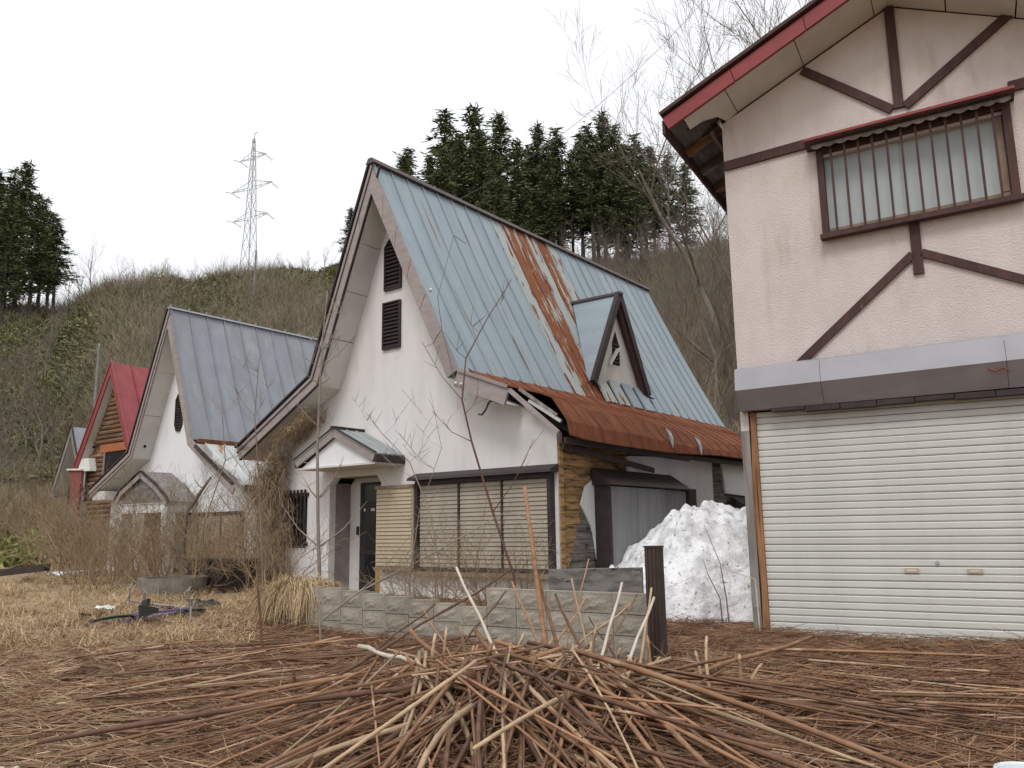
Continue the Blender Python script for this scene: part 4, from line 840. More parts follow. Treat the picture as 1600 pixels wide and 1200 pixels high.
# ------------------------------------------------------------------ pylon, poles and wires
def pylon():
    Y = 132.0; b = aty(388, 428, Y); t = aty(393, 217, Y); zb = float(g(b[0], b[1])); H = t[2] - zb
    R = empty('pylon', (b[0], b[1], zb), radians(-28), 'tall steel lattice pylon standing on the hill crest', 'pylon')
    def wd(h): return float(np.interp(h / H, [0, .45, .78, 1], [2.6, 1.35, .8, .25]))
    lv = [0, .13, .25, .36, .46, .55, .64, .72, .79, .85, .91, .96, 1]
    for sx in (-1, 1):
        for sy in (-1, 1):
            MB().tube([(sx * wd(h * H) / 2, sy * wd(h * H) / 2, h * H - (.5 if h == 0 else 0)) for h in lv], .065, 5).build('leg', 'steel', R)
    br = MB()
    for a, c in zip(lv[:-1], lv[1:]):
        wa, wc = wd(a * H) / 2, wd(c * H) / 2
        for (p, q_) in (((-1, -1), (1, -1)), ((1, -1), (1, 1)), ((1, 1), (-1, 1)), ((-1, 1), (-1, -1))):
            br.tube([(p[0] * wa, p[1] * wa, a * H), (q_[0] * wc, q_[1] * wc, c * H)], .03, 3); br.tube([(q_[0] * wa, q_[1] * wa, a * H), (p[0] * wc, p[1] * wc, c * H)], .03, 3); br.tube([(p[0] * wc, p[1] * wc, c * H), (q_[0] * wc, q_[1] * wc, c * H)], .03, 3)
    br.build('bracing', 'steel', R)
    for h, L in ((.52, 3.9), (.70, 4.6), (.88, 3.0)):
        for s in (-1, 1):
            w_ = wd(h * H) / 2; a = MB()
            for yy in (-w_, w_): a.tube([(s * w_, yy, h * H), (s * L, 0, h * H + .15)], .045, 4)
            a.tube([(s * w_, 0, h * H + 1.3), (s * L, 0, h * H + .2)], .05, 4)
            for k in (.35, .7): a.tube([(s * (w_ + (L - w_) * k), -w_ * (1 - k), h * H), (s * (w_ + (L - w_) * k), w_ * (1 - k), h * H), (s * (w_ + (L - w_) * k), 0, h * H + 1.3 - k)], .04, 3)
            arm = a.build('arm', 'steel', R)
            for yy in (-1, 1): MB().tube([(s * L, 0, h * H + .1), (s * (L + .0), yy * 1.6, h * H - .35)], .04, 6).tube([(s * L - .3, 0, h * H + .1), (s * (L - .3), yy * 1.6, h * H - .35)], .04, 6).build('insulator', 'white_paint', arm)
    MB().tube([(.12, 0, H), (.12, 0, H + .9), (.7, 0, H + 1.1)], .06, 5).build('top_lamp', 'steel', R)
pylon()
def pole(name, label, px_, y0, y1, Y, r, lean=0, m='pole_concrete'):
    b = aty(px_, y1, Y); t = aty(px_ + lean, y0, Y); zb = float(g(b[0], b[1]))
    R = empty(name, (b[0], b[1], zb), 0, label, 'pole'); MB().tube([(0, 0, -.6), (t[0] - b[0], 0, t[2] - zb)], [r, r * .7], 10).build('shaft', m, R)
    MB().tube([(t[0] - b[0], 0, t[2] - zb), (t[0] - b[0], 0, t[2] - zb + .12)], r * .45, 6).build('pole_cap', 'steel', R)
pole('utility_pole', 'pale concrete utility pole leaning behind the red chalet', 146, 540, 660, 52, .11, 9)
pole('slim_pole', 'slim pale pole on the hill beside the pylon', 397, 392, 448, 96, .13, 3)
def wires():
    for i, (a, b, Y0, Y1, sag, r, lab) in enumerate((((705, 318), (1100, 0), 20.5, 22, .6, .006, 'thin overhead cable rising from the blue roof'), )):
        p, q_ = aty(*a, Y0), aty(*b, Y1); pts = [tuple(p + (q_ - p) * t - np.array([0, 0, sag * 4 * t * (1 - t)])) for t in np.linspace(0, 1, 16)]
        e = q_ + (q_ - p) * 1.2; pts.append(tuple(e))
        tag(MB().tube(pts, r, 4).build('overhead_wire', 'wire'), lab, 'wire')
wires()
# ------------------------------------------------------------------ vegetation: bare trees and shrubs
def grow(seed, H, r0, spread=.75, depth=4, kids=5, trunks=1, start=.25, wig=.12, upb=.35):
    rnd = random.Random(seed); paths = []
    def branch(p, d, L, r, lev):
        n = 6 if lev == 0 else (5 if lev < 3 else 3); pts = [p]; rad = [r]; dd = d.copy()
        for k in range(n):
            dd = (dd + Vector((rnd.gauss(0, wig), rnd.gauss(0, wig), rnd.gauss(0, wig) + upb * .12))).normalized(); p = p + dd * (L / n); pts.append(p); rad.append(max(r * (1 - .78 * (k + 1) / n), .0025))
        paths.append((pts, rad, lev))
        if lev >= depth: return
        m = kids + (2 if lev == 0 else 0) + rnd.randint(-1, 1)
        for c in range(m):
            t = start + (1 - start) * (c + rnd.random()) / m if lev == 0 else .2 + .8 * (c + rnd.random()) / m
            k = min(n - 1, int(t * n)); q = pts[k].lerp(pts[k + 1], t * n - k); bd = (pts[k + 1] - pts[k]).normalized()
            ax = bd.cross(Vector((rnd.gauss(0, 1), rnd.gauss(0, 1), rnd.gauss(0, 1)))).normalized(); ang = spread * rnd.uniform(.7, 1.25)
            nd = (bd * cos(ang) + ax * sin(ang)); nd.z += upb * .35; nd.normalize()
            branch(q, nd, L * rnd.uniform(.38, .62) * (1.15 - .4 * t), rad[k] * rnd.uniform(.45, .62), lev + 1)
    for i in range(trunks):
        a = 2 * pi * i / max(1, trunks) + rnd.random(); ln = 0 if trunks == 1 else rnd.uniform(.2, .65)
        branch(Vector((.1 * cos(a), .1 * sin(a), -.2)) if trunks > 1 else Vector((0, 0, -.3)), Vector((sin(ln) * cos(a), sin(ln) * sin(a), cos(ln))), H * (rnd.uniform(.6, 1) if trunks > 1 else .8), r0, 0)
    return paths
def tree_mesh(paths, m, split=True):
    a, b = MB(), MB()
    for pts, rad, lev in paths:
        (a if lev == 0 else b).tube(pts, rad, 6 if lev == 0 else (4 if lev == 1 else 3), cap=False)
    out = []
    for mb, nm in ((a, 'trunk'), (b, 'branches')):
        me = mb.mesh(nm); me.materials.append(MATS[m]); me.polygons.foreach_set('use_smooth', [True] * len(me.polygons)); out.append(me)
    return out
def plant(name, meshes, loc, rz, sc, label, cat, group=None, names=('trunk', 'branches')):
    R = empty(name, loc, rz, label, cat, group); R.scale = (sc, sc, sc)
    for me, nm in zip(meshes, names): link(nm, me, R)
    return R
TREES = [tree_mesh(grow(31 + i, 9, .085 + .012 * i, spread=.65, depth=4, kids=6, start=.18, upb=.5), 'bark') for i in range(4)]
TREES_L = [tree_mesh(grow(61 + i, 6, .07, spread=.6, depth=3, kids=6, start=.15, upb=.6), 'twig') for i in range(3)]
SHRUB = [tree_mesh(grow(81 + i, 2.2, .018, spread=.6, depth=2, kids=6, trunks=9, start=.2, wig=.2, upb=.1), 'vine') for i in range(3)]
def tree_at(px_, ybase, Y, H, i, label, name='bare_tree', cat='tree', group=None, T=TREES, H0=9.0):
    p = aty(px_, ybase, Y); z = float(g(p[0], p[1])); return plant(name, T[i % len(T)], (p[0], p[1], z), random.uniform(0, 6.28), H / H0, label, cat, group)
lab = 'leafless grey-brown tree on the brushy slope behind the blue-roofed house'
for i, (x, Y, H) in enumerate(((1097, 31, 8.5), (1040, 36, 9), (1120, 34, 10), (1010, 44, 9), (1075, 48, 11), (1135, 44, 12), (1060, 60, 11), (985, 62, 10), (1110, 64, 12), (1030, 76, 11), (930, 72, 9), (960, 82, 10), (870, 88, 9), (910, 92, 9), (845, 84, 8), (985, 94, 10), (1020, 90, 10), (945, 96, 9), (830, 92, 8), (890, 96, 8), (965, 98, 9), (1045, 96, 10), (1005, 98, 9), (925, 86, 8), (1120, 92, 12), (1070, 72, 10), (1130, 76, 12), (1140, 36, 9), (1090, 84, 12), (880, 66, 8.5), (1140, 58, 12), (1005, 54, 9.5))):
    tree_at(x, 600, Y, H, i, lab, group='bare trees on the slope')
for i, (x, Y, H) in enumerate(((1020, 30, 6), (1055, 33, 7), (1085, 30, 6.5), (1115, 31, 7.5), (1135, 38, 8), (1070, 40, 8), (1035, 46, 8), (1100, 44, 9), (1005, 50, 8), (1125, 52, 9), (1050, 56, 9), (1088, 62, 10))): tree_at(x, 600, Y, H, i, 'thin twiggy leafless scrub tree on the slope between the two houses', 'scrub_tree', group='scrub trees between the houses', T=TREES_L, H0=6.0)
for i, (x, Y, H) in enumerate(((1175, 30, 20.0), (1255, 30, 22.0), (1110, 38, 20.0))): tree_at(x, 300, Y, H, i, 'tall leafless tree whose bare crown rises above the red roof edge', group='bare trees above the pink house')
for i, (x, Y, H) in enumerate(((130, 104, 7), (150, 106, 8), (172, 108, 7), (205, 108, 6.5), (235, 112, 5), (262, 110, 5.5), (310, 112, 4.5), (355, 112, 4), (478, 112, 4.5), (505, 112, 5), (120, 100, 6), (440, 112, 3.5))):
    tree_at(x, 440, Y, H, i, 'small leafless tree on the bare skyline of the hill', group='bare trees on the skyline', T=TREES_L, H0=6.0)
for i, (x, Y, H) in enumerate(((12, 60, 9), (40, 68, 10), (66, 58, 8), (90, 66, 9), (25, 76, 10), (-20, 58, 10), (110, 72, 8), (60, 84, 9), (5, 46, 7), (45, 50, 6.5))):
    tree_at(x, 700, Y, H, i, 'dark leafless tree in the thicket beside the dark chalet', group='thicket beside the dark chalet')
for i, (x, Y, H) in enumerate(((190, 74, 6), (230, 80, 6.5), (160, 88, 6), (300, 84, 5.5), (430, 84, 5.5), (380, 90, 6), (480, 88, 6), (270, 94, 5), (140, 70, 6))):
    tree_at(x, 600, Y, H, i, 'spindly leafless sapling on the open hillside behind the chalets', group='saplings on the hillside', T=TREES_L, H0=6.0)

# ------------------------------------------------------------------ conifers
def conifer_mesh(seed, H=22.0, R0=2.7, clear=.2):
    r = np.random.default_rng(seed); B, Tp, Wd = [], [], []; tr = MB(); lean = r.normal(0, .012, 2)
    tr.tube([(lean[0] * z, lean[1] * z, z) for z in np.linspace(-.8, H, 9)], list(np.linspace(.30, .03, 9)), 7)
    z = H * clear
    while z < H * .99:
        f = (z / H - clear) / (1 - clear); lump = .72 + .5 * abs(sin(z * 1.15 + seed)); Rr = R0 * lump * min(1, (1 - f) ** 1.05 * 1.25) * (1 - .6 * max(0, .25 - f) / .25) + .10
        for k in range(int(r.integers(4, 7))):
            a = r.uniform(0, 2 * pi); L = Rr * r.uniform(.35, 1.3); el = r.uniform(-.15, .4) + .5 * f
            d = np.array([cos(a), sin(a), 0]); o = np.array([lean[0] * z, lean[1] * z, z]); e = o + d * L * cos(el) + np.array([0, 0, L * (sin(el) - .25)])
            tr.tube([tuple(o), tuple((o + e) / 2 + np.array([0, 0, .12 * L])), tuple(e)], [.05, .03, .012], 3, False)
            m = int(22 * L / 2.2) + 6; t = r.uniform(.2, 1.08, m); c = o + (e - o) * t[:, None] + np.stack([r.normal(0, .26, m), r.normal(0, .26, m), .12 * L * 4 * t * (1 - t) * .5 + r.normal(0, .20, m)], 1)
            tip = c + d * r.uniform(.1, .5, m)[:, None] + np.stack([r.normal(0, .22, m), r.normal(0, .22, m), r.uniform(-.30, .22, m)], 1); B.append(c); Tp.append(tip); Wd.append(r.uniform(.10, .28, m))
        z += r.uniform(.30, .62) * (1.0 - .25 * f)
    for k in range(int(26 * clear + 4)):                         # dead snags below the crown
        zz_ = r.uniform(.04, clear + .1) * H; a = r.uniform(0, 2 * pi); L = r.uniform(.5, 1.8); tr.tube([(lean[0] * zz_, lean[1] * zz_, zz_), (L * cos(a), L * sin(a), zz_ - .2 * L)], [.035, .012], 3, False)
    B, Tp, Wd = np.concatenate(B), np.concatenate(Tp), np.concatenate(Wd); V, Q = blades(B, Tp, Wd, K=2)
    o = np_mesh('crown', V, Q, 'needles'); me = o.data; bpy.data.objects.remove(o)
    tm = tr.mesh('trunk'); tm.materials.append(MATS['cedar_bark']); return tm, me
CON = [conifer_mesh(101 + i, clear=c, R0=w_) for i, (c, w_) in enumerate(((.06, 3.3), (.14, 3.0), (.36, 2.9), (.24, 2.7), (.04, 3.5), (.28, 3.1)))]
def conifer(x, ytop, Y, i, label, group):
    label = ('long bare-trunked ' if i in (2, 3, 5) else 'densely leaved ') + label
    d = ray(x, ytop); p = CP + d * (Y / d[1]); z = float(g(p[0], p[1])); H = p[2] - z
    R = plant('cedar', CON[i], (p[0], p[1], z - .3), random.uniform(0, 6.28), H / 22.0, label, 'tree', group, ('trunk', 'crown')); s = H / 22.0; R.scale = (s * random.uniform(1.05, 1.45), s * random.uniform(1.05, 1.45), s)
cl = 'dark evergreen cedar in the stand above the blue-roofed house'
for x, yt, Y, i in ((626, 240, 96, 4), (645, 228, 100, 0), (668, 240, 94, 4), (692, 168, 104, 3), (712, 205, 98, 0), (732, 160, 106, 0), (752, 200, 100, 4), (781, 176, 106, 1), (800, 215, 98, 0), (818, 222, 108, 1), (838, 192, 110, 1), (856, 225, 104, 2), (874, 197, 108, 2),
                    (905, 205, 112, 3), (922, 190, 106, 2), (938, 174, 110, 1), (956, 192, 106, 5), (975, 225, 112, 3), (996, 206, 108, 2), (1016, 225, 114, 5), (548, 322, 112, 1), (610, 262, 108, 0), (690, 230, 90, 4), (770, 235, 92, 0), (1040, 240, 116, 2), (890, 230, 116, 2), (1065, 250, 118, 1), (760, 225, 116, 0), (845, 235, 118, 1), (930, 225, 120, 5), (970, 215, 118, 1), (715, 215, 116, 4), (1005, 240, 120, 1), (870, 245, 120, 3)):
    conifer(x, yt, Y, i, cl, 'cedars behind the blue-roofed house')
for x, yt, Y, i in ((8, 268, 100, 1), (26, 262, 104, 2), (44, 243, 102, 1), (62, 300, 98, 3), (74, 308, 104, 2), (96, 338, 102, 2), (-15, 250, 104, 1), (86, 330, 108, 3), (20, 300, 94, 3)):
    conifer(x, yt, Y, i, 'dark cedar in the clump on the shoulder of the hill', 'cedars on the hill shoulder')

# ------------------------------------------------------------------ hillside brush (uncountable)
def hill_brush():
    N = 17000; az = rng.uniform(radians(-36), radians(26), N * 2); dd = rng.uniform(24, 128, N * 2) ** 1.0
    az = np.concatenate([az, rng.uniform(radians(-38), radians(-21), 3500)]); dd = np.concatenate([dd, rng.uniform(47, 82, 3500)])
    x, y = dd * np.sin(az), dd * np.cos(az); z = g(x, y); keep = (z > .45) | (np.arange(len(x)) >= N * 2); x, y, z, dd = x[keep], y[keep], z[keep], dd[keep]
    n = len(x); patch = np.sin(x * .11 + 1.3) * np.sin(y * .09 + .4) + .6 * np.sin(x * .31 + y * .2) + rng.normal(0, .45, n)
    right = x > .10 * y
    leafy = (patch > .05) & ~(right & (rng.random(n) < .55))
    def clump(ix, k, hgt, wid, wdt, upv):
        m = len(ix); b = np.stack([x[ix], y[ix], z[ix]], 1); b = np.repeat(b, k, 0); s = np.repeat(.6 + .006 * dd[ix], k)
        b = b + np.stack([rng.normal(0, wid, m * k), rng.normal(0, wid, m * k), np.zeros(m * k)], 1) * s[:, None]; b[:, 2] = g(b[:, 0], b[:, 1]) + rng.uniform(-.1, hgt * .6, m * k) * s
        d = np.stack([rng.normal(0, .5, m * k), rng.normal(0, .5, m * k), rng.uniform(upv[0], upv[1], m * k)], 1); d *= (rng.uniform(.3, 1, m * k) * hgt * s)[:, None]
        return blades(b, b + d, wdt * s * rng.uniform(.5, 1.3, m * k), K=2)
    li = np.nonzero(leafy)[0]; ti = np.nonzero(~leafy)[0]
    V, Q = clump(li, 22, .85, .85, .17, (-.2, .7)); tag(np_mesh('bamboo_grass', V, Q, 'hill_leaf'), 'low green bamboo grass covering patches of the hillside', 'undergrowth', kind='stuff')
    V, Q = clump(ti, 16, 1.5, .8, .035, (.3, 1.4)); tag(np_mesh('hill_brush', V, Q, 'hill_twig'), 'tangled brown leafless brush covering the hillside', 'undergrowth', kind='stuff')
hill_brush()
def green_bush():
    N = 2600; c = aty(30, 850, 33); a = rng.uniform(0, 2 * pi, N); r = 3.2 * np.sqrt(rng.random(N)); x = c[0] + r * np.cos(a) * 1.4; y = c[1] + 3 + r * np.sin(a); z = g(x, y) + rng.uniform(0, 1.7, N) * np.clip(1 - r / 4.5, .2, 1)
    b = np.stack([x, y, z], 1); V, Q = blades(b, b + rng.normal(0, .28, (N, 3)), rng.uniform(.1, .22, N), K=2); tag(np_mesh('bamboo_grass', V, Q, 'grass_green'), 'bright green bamboo grass beside the dark chalet', 'undergrowth', kind='stuff')
green_bush()

# ------------------------------------------------------------------ dry ground cover (uncountable)
def litter():
    parts = []
    N = 90000; az = rng.uniform(radians(-42), radians(40), N); d = 3.6 + 11 * rng.random(N) ** 1.3; x, y = d * np.sin(az), d * np.cos(az)
    ok = ~((x > 3.0) & (y > 11.0 - .55 * (x - 3.2))); x, y, d = x[ok], y[ok], d[ok]; n = len(x)
    th = rng.normal(.2, .9, n) + pi * (rng.random(n) < .5); L = rng.uniform(.05, .32, n) * (1 + .03 * d); el = rng.normal(.05, .16, n)
    b = np.stack([x, y, g(x, y) + rng.uniform(0, .05, n)], 1); tip = b + np.stack([L * np.cos(th), L * np.sin(th), L * np.sin(el)], 1); tip[:, 2] = np.maximum(tip[:, 2], g(tip[:, 0], tip[:, 1]) + .005)
    wd_ = rng.uniform(.003, .010, n); dk = x > -2.4 - .25 * (y - 6) + rng.normal(0, .6, n)
    V, Q = blades(b[dk], tip[dk], wd_[dk], K=2); tag(np_mesh('leaf_litter', V, Q, 'litter_dark'), 'dark brown leaf and twig litter under the cane heap', 'litter', kind='stuff')
    V, Q = blades(b[~dk], tip[~dk], wd_[~dk], K=2)
    tag(np_mesh('cane_litter', V, Q, 'litter'), 'loose straw-coloured litter over the open yard', 'litter', kind='stuff')
litter()
def tufts(name, label, pos, k, hgt, spread, wdt, m, droop=.3, K=4):
    pos = np.asarray(pos); n = len(pos) * k; c = np.repeat(pos, k, 0); a = rng.uniform(0, 2 * pi, n); h = hgt * rng.uniform(.4, 1.15, n); r = spread * rng.uniform(.1, 1.2, n)
    b = c + np.stack([rng.normal(0, .05, n), rng.normal(0, .05, n), np.full(n, -.02)], 1); t = np.linspace(0, 1, K)[None, :]
    P = np.zeros((n, K, 3)); P[..., 0] = b[:, :1] + (np.cos(a) * r)[:, None] * t ** 1.3; P[..., 1] = b[:, 1:2] + (np.sin(a) * r)[:, None] * t ** 1.3; P[..., 2] = b[:, 2:3] + h[:, None] * (t - droop * 2.0 * t ** 2.6 * rng.uniform(.4, 1.3, n)[:, None])
    P[..., 2] = np.maximum(P[..., 2], g(P[..., 0], P[..., 1]) + .008)
    s = np.stack([-np.sin(a), np.cos(a), np.zeros(n)], 1); V, Q = strips(P, np.outer(rng.uniform(.5, 1.2, n) * wdt, np.linspace(1, .3, K)), s)
    return tag(np_mesh(name, V, Q, m), label, 'grass', kind='stuff')
def ground_pts(n, fx, Yr, zoff=0):
    out = []
    while len(out) < n:
        Y = random.uniform(*Yr); x = random.uniform(*fx); p = aty(x, 600, Y); out.append((p[0], p[1], float(g(p[0], p[1])) + zoff))
    return out
tufts('dry_straw', 'matted pale straw over the left side of the yard', ground_pts(520, (-60, 420), (9.5, 22)), 34, .42, .50, .009, 'straw', .55)
tufts('dry_straw', 'long straw drooping over the bicycles and the concrete ring', ground_pts(46, (130, 330), (11.6, 13.6)) + ground_pts(26, (225, 315), (15.2, 16.8)), 40, .45, .5, .009, 'straw', .6)
tufts('dry_straw', 'short dry grass scattered over the near yard', ground_pts(420, (-220, 380), (4.6, 10.5)), 14, .12, .22, .006, 'straw', .5)
tufts('dry_weeds', 'thin dry weeds along the foot of the block wall', ground_pts(70, (560, 1120), (7.2, 7.9)), 22, .34, .22, .005, 'vine', .25)
tufts('green_grass', 'sparse green grass shoots along the shutter and yard', ground_pts(36, (1290, 1560), (9.2, 9.9)) + ground_pts(46, (-60, 330), (5, 8)) + ground_pts(10, (900, 1300), (6, 8)), 26, .13, .12, .005, 'grass_green', .3)
def straw_heap():
    p = aty(470, 940, 11.2); n = 2600; a = rng.uniform(0, 2 * pi, n); r = .40 * np.sqrt(rng.random(n)); top = np.array([p[0], p[1], float(g(p[0], p[1])) + .40])
    b = top + np.stack([r * np.cos(a) * 1.2, r * np.sin(a) * .7, .14 * (1 - (r / .40) ** 2) + rng.normal(0, .05, n)], 1); L = rng.uniform(.15, .55, n); a = a + rng.normal(0, .8, n)
    K = 4; t = np.linspace(0, 1, K)[None]; P = np.zeros((n, K, 3)); o = rng.uniform(.08, .42, n)
    P[..., 0] = b[:, :1] + (np.cos(a) * o)[:, None] * t; P[..., 1] = b[:, 1:2] + (np.sin(a) * o * .7)[:, None] * t; P[..., 2] = b[:, 2:3] + .10 * np.sin(t * 2.2) - L[:, None] * t ** 2; P[..., 2] = np.maximum(P[..., 2], g(P[..., 0], P[..., 1]) + .01)
    V, Q = strips(P, np.outer(rng.uniform(.005, .012, n), np.linspace(1, .4, K)), np.stack([-np.sin(a), np.cos(a), np.zeros(n)], 1)); tag(np_mesh('straw_heap', V, Q, 'straw'), 'heap of drooping dry straw over the lower end of the block wall', 'straw', kind='stuff')
straw_heap()
def vine():
    n = 9000; R = empty('dead_vine', (MO[0], MO[1], 0), RZ, 'mass of dead brown vine hanging from the eave of the blue-roofed chalet', 'vine')
    top = rng.random(n) < .5; x = np.where(top, rng.uniform(-7.5, -5.7, n), rng.normal(-7.15, .27, n)); zroof = np.where(x > -5.51, 4.1, 2.75 + (x + 7.9) * .54)
    z = np.where(top, zroof - rng.uniform(.05, .32, n) * (1 + (x < -6.7) * 1.2), rng.uniform(.2, 2.7, n)); y = np.where(top, rng.uniform(-.62, .0, n), rng.normal(-.30, .13, n))
    b = np.stack([x, y, z], 1); L = rng.uniform(.15, .7, n) * np.where(top, .5, 1); d = np.stack([rng.normal(0, .3, n), rng.normal(0, .22, n), -rng.uniform(.1, 1, n) * np.where(top, .5, 1)], 1) * L[:, None]; tip = b + d; tip[:, 1] = np.minimum(tip[:, 1], -.015)
    V, Q = blades(b, tip, rng.uniform(.005, .012, n), K=3); np_mesh('vine_stems', V, Q, 'vine', R); mb = MB()
    for k in range(9):
        x0 = random.uniform(-7.3, -6.9); mb.tube([(x0 + random.gauss(0, .12) + (.25 * (t - .6) if t > .6 else 0), -.2 + random.gauss(0, .06), -.1 + 3.0 * t) for t in np.linspace(0, 1, 9)], .012, 4)
    mb.build('vine_trunks', 'bark', R)
vine()

# ------------------------------------------------------------------ shrubs and saplings round the houses
def shrub_at(x, Y, s, i, label, group=None, lift=0):
    p = aty(x, 900, Y); plant('dead_shrub', SHRUB[i % 3], (p[0], p[1], float(g(p[0], p[1])) + lift), random.uniform(0, 6.28), s, label, 'shrub', group, ('stems', 'twigs'))
for i, (x, Y, s) in enumerate(((130, 24, 1.2), (175, 22, 1.25), (225, 20.5, 1.1), (275, 19, 1.15), (330, 18, .8), (385, 16.5, .9), (205, 18.5, .75), (150, 20, .9), (300, 21, 1.2), (360, 19.5, 1.2), (110, 29, 1.2), (250, 17, .75), (420, 15, .9), (120, 20, 1.0), (165, 18, .8), (95, 25, 1.3), (200, 24, 1.3), (320, 16.5, .8), (235, 23, 1.2), (70, 27, 1.2), (140, 17, .6))):
    shrub_at(x, Y, s, i, 'tangled dead shrub of thin stems in front of the grey-roofed chalet', 'dead shrubs before the grey-roofed chalet')
for i, (x, Y, s) in enumerate(((-15, 44, 2.2), (15, 48, 2.4), (45, 46, 2.2), (75, 49, 2.3), (0, 40, 1.8), (60, 42, 1.7), (95, 52, 2.3), (30, 54, 2.6))): shrub_at(x, Y, s, i, 'dense brown thicket shrub beside the dark chalet at the end of the row', 'thicket shrubs beside the dark chalet')
for i, (x, Y, s) in enumerate(((690, 11.4, .62), (760, 11.0, .7), (640, 11.8, .5), (815, 10.6, .55))): shrub_at(x, Y, s, i, 'sparse dead bramble in front of the shuttered window', 'brambles before the shuttered window')
def stem(name, pts, Y, r, m, label, cat='stem', twigs=0, group=None, Y1=None, seed=1):
    rnd = random.Random(seed); n = len(pts); P = [aty(p[0], p[1], Y + ((Y1 or Y) - Y) * i / (n - 1)) for i, p in enumerate(pts)]; zg = float(g(P[0][0], P[0][1]))
    if P[0][2] > zg + .03: P.insert(0, np.array([P[0][0] + .02, P[0][1], zg - .08])); n += 1
    o = P[0].copy()
    fine = []
    for i in range(n - 1):
        for k in range(3): fine.append(P[i] + (P[i + 1] - P[i]) * k / 3)
    fine.append(P[-1]); k_ = len(fine); rad = [r * (1 - .75 * i / (k_ - 1)) for i in range(k_)]
    R = empty(name, tuple(o), 0, label, cat, group); MB().tube([tuple(q - o) for q in fine], rad, 7).build('stem', m, R, smooth=True)
    if twigs:
        mb = MB()
        for t in range(twigs):
            i = rnd.randint(k_ // 4, k_ - 2); q = fine[i] - o; a = rnd.choice((-1, 1)); L = rnd.uniform(.4, 1.3) * (1.25 - i / k_); e = q + np.array([a * L * rnd.uniform(.4, .8), rnd.uniform(-.3, .3), L * rnd.uniform(.4, .9)]); md = (q + e) / 2 + np.array([0, 0, -.08 * L])
            mb.tube([tuple(q), tuple(md), tuple(e)], [rad[i] * .5, rad[i] * .35, .003], 4)
            for s in range(3):
                f = md + (e - md) * rnd.uniform(0, .9); mb.tube([tuple(f), tuple(f + np.array([rnd.uniform(-.2, .2), rnd.uniform(-.1, .1), rnd.uniform(.08, .28)]))], [.004, .002], 3)
        tag(mb.build('twigs', m, R), kind='stuff')
    return R
stem('sapling', [(500, 925), (497, 820), (496, 700), (500, 600), (505, 520), (512, 455)], 12.3, .035, 'bark_light', 'slender pale sapling standing before the porch of the blue-roofed chalet', 'sapling', 24, seed=4)
stem('sapling', [(803, 900), (770, 800), (737, 690), (722, 625), (728, 560), (760, 500), (800, 436)], 10.2, .019, 'twig_red', 'dark reddish sapling leaning across the front of the blue-roofed chalet', 'sapling', 7, seed=9)
stem('sapling', [(412, 985), (410, 880), (405, 760), (398, 650), (405, 560)], 12.0, .016, 'twig', 'thin brown sapling in front of the dead vine', 'sapling', 9, seed=12)
stem('dead_shrub', [(287, 905), (285, 850), (292, 800), (330, 745)], 18.5, .10, 'bark', 'thick dark shrub trunk before the grey chalet shutters', 'shrub', 12, seed=14)
stem('sapling', [(690, 900), (672, 800), (640, 722), (600, 680), (572, 645)], 11.6, .012, 'bark_light', 'thin grey sapling arching over the shutter box', 'sapling', 9, seed=31)
stem('sapling', [(640, 905), (655, 800), (690, 700), (672, 610)], 11.9, .009, 'twig', 'thin brown sapling between the porch and the shuttered window', 'sapling', 8, seed=33)
stem('sapling', [(300, 930), (318, 820), (352, 720), (345, 610)], 17.0, .02, 'twig', 'bare brown sapling before the grey chalet roof', 'sapling', 14, seed=35)
stem('bramble_arch', [(500, 972), (560, 925), (640, 885), (720, 840), (790, 800), (850, 815)], 9.6, .014, 'bark_light', 'long arching bramble in front of the shuttered window', 'bramble', 5, seed=21)
stem('bramble_arch', [(1180, 905), (1120, 885), (1040, 920), (990, 960)], 10.3, .008, 'cane_pale', 'thin pale bramble against the snow heap', 'bramble', 0, seed=22)
stem('dead_stick', [(1135, 935), (1125, 880), (1100, 820)], 11.7, .012, 'twig', 'dark curved stick standing against the snow heap', 'stick')
stem('dead_stick', [(1125, 935), (1105, 895), (1098, 872)], 11.5, .010, 'twig_red', 'short dark stick leaning on the snow heap', 'stick')

# ------------------------------------------------------------------ cut canes
def cane_mesh(seed, L, r):
    rnd = random.Random(seed); mb = MB(); n = 6; pts = []; rad = []; y = z = 0
    by, bz = rnd.gauss(0, .05), rnd.gauss(0, .03)
    for k in range(n + 1):
        t = k / n; pts.append((L * t, by * L * t * t, bz * L * t * (1 - t) * 2)); rad.append(r * (1 - .35 * t) * rnd.uniform(.93, 1.06))
        if 0 < k < n: pts.append((L * t + .012, by * L * t * t, bz * L * t * (1 - t) * 2)); rad.append(r * (1 - .35 * t) * 1.18)
    mb.tube(pts, rad, 5); me = mb.mesh('cut_cane'); me.materials.append(MATS[random.choices(('cane', 'cane_tan', 'cane_dark'), (5, 4, 1.3))[0]]); me.polygons.foreach_set('use_smooth', [True] * len(me.polygons)); return me, L
CANES = [cane_mesh(200 + i, L, r) for i, (L, r) in enumerate(((1.1, .016), (1.5, .018), (1.9, .02), (2.3, .021), (2.7, .022), (3.1, .023), (.8, .015), (1.3, .013), (2.0, .015), (2.6, .016)) * 3)]
def place_cane(p, q, me, L, where, rs):
    col = {'cane': 'brown', 'cane_tan': 'pale tan', 'cane_dark': 'dark reddish'}[me.materials[0].name]; label = ('thick ' if rs > .68 else 'thin ') + col + ' cut cane ' + where; group = label
    o = link('cut_cane', me); v = Vector(q) - Vector(p); o.location = p; o.rotation_euler = v.to_track_quat('X', 'Z').to_euler(); s = v.length / L; o.scale = (s, rs, rs)
    tag(o, label, 'cane', group); return o
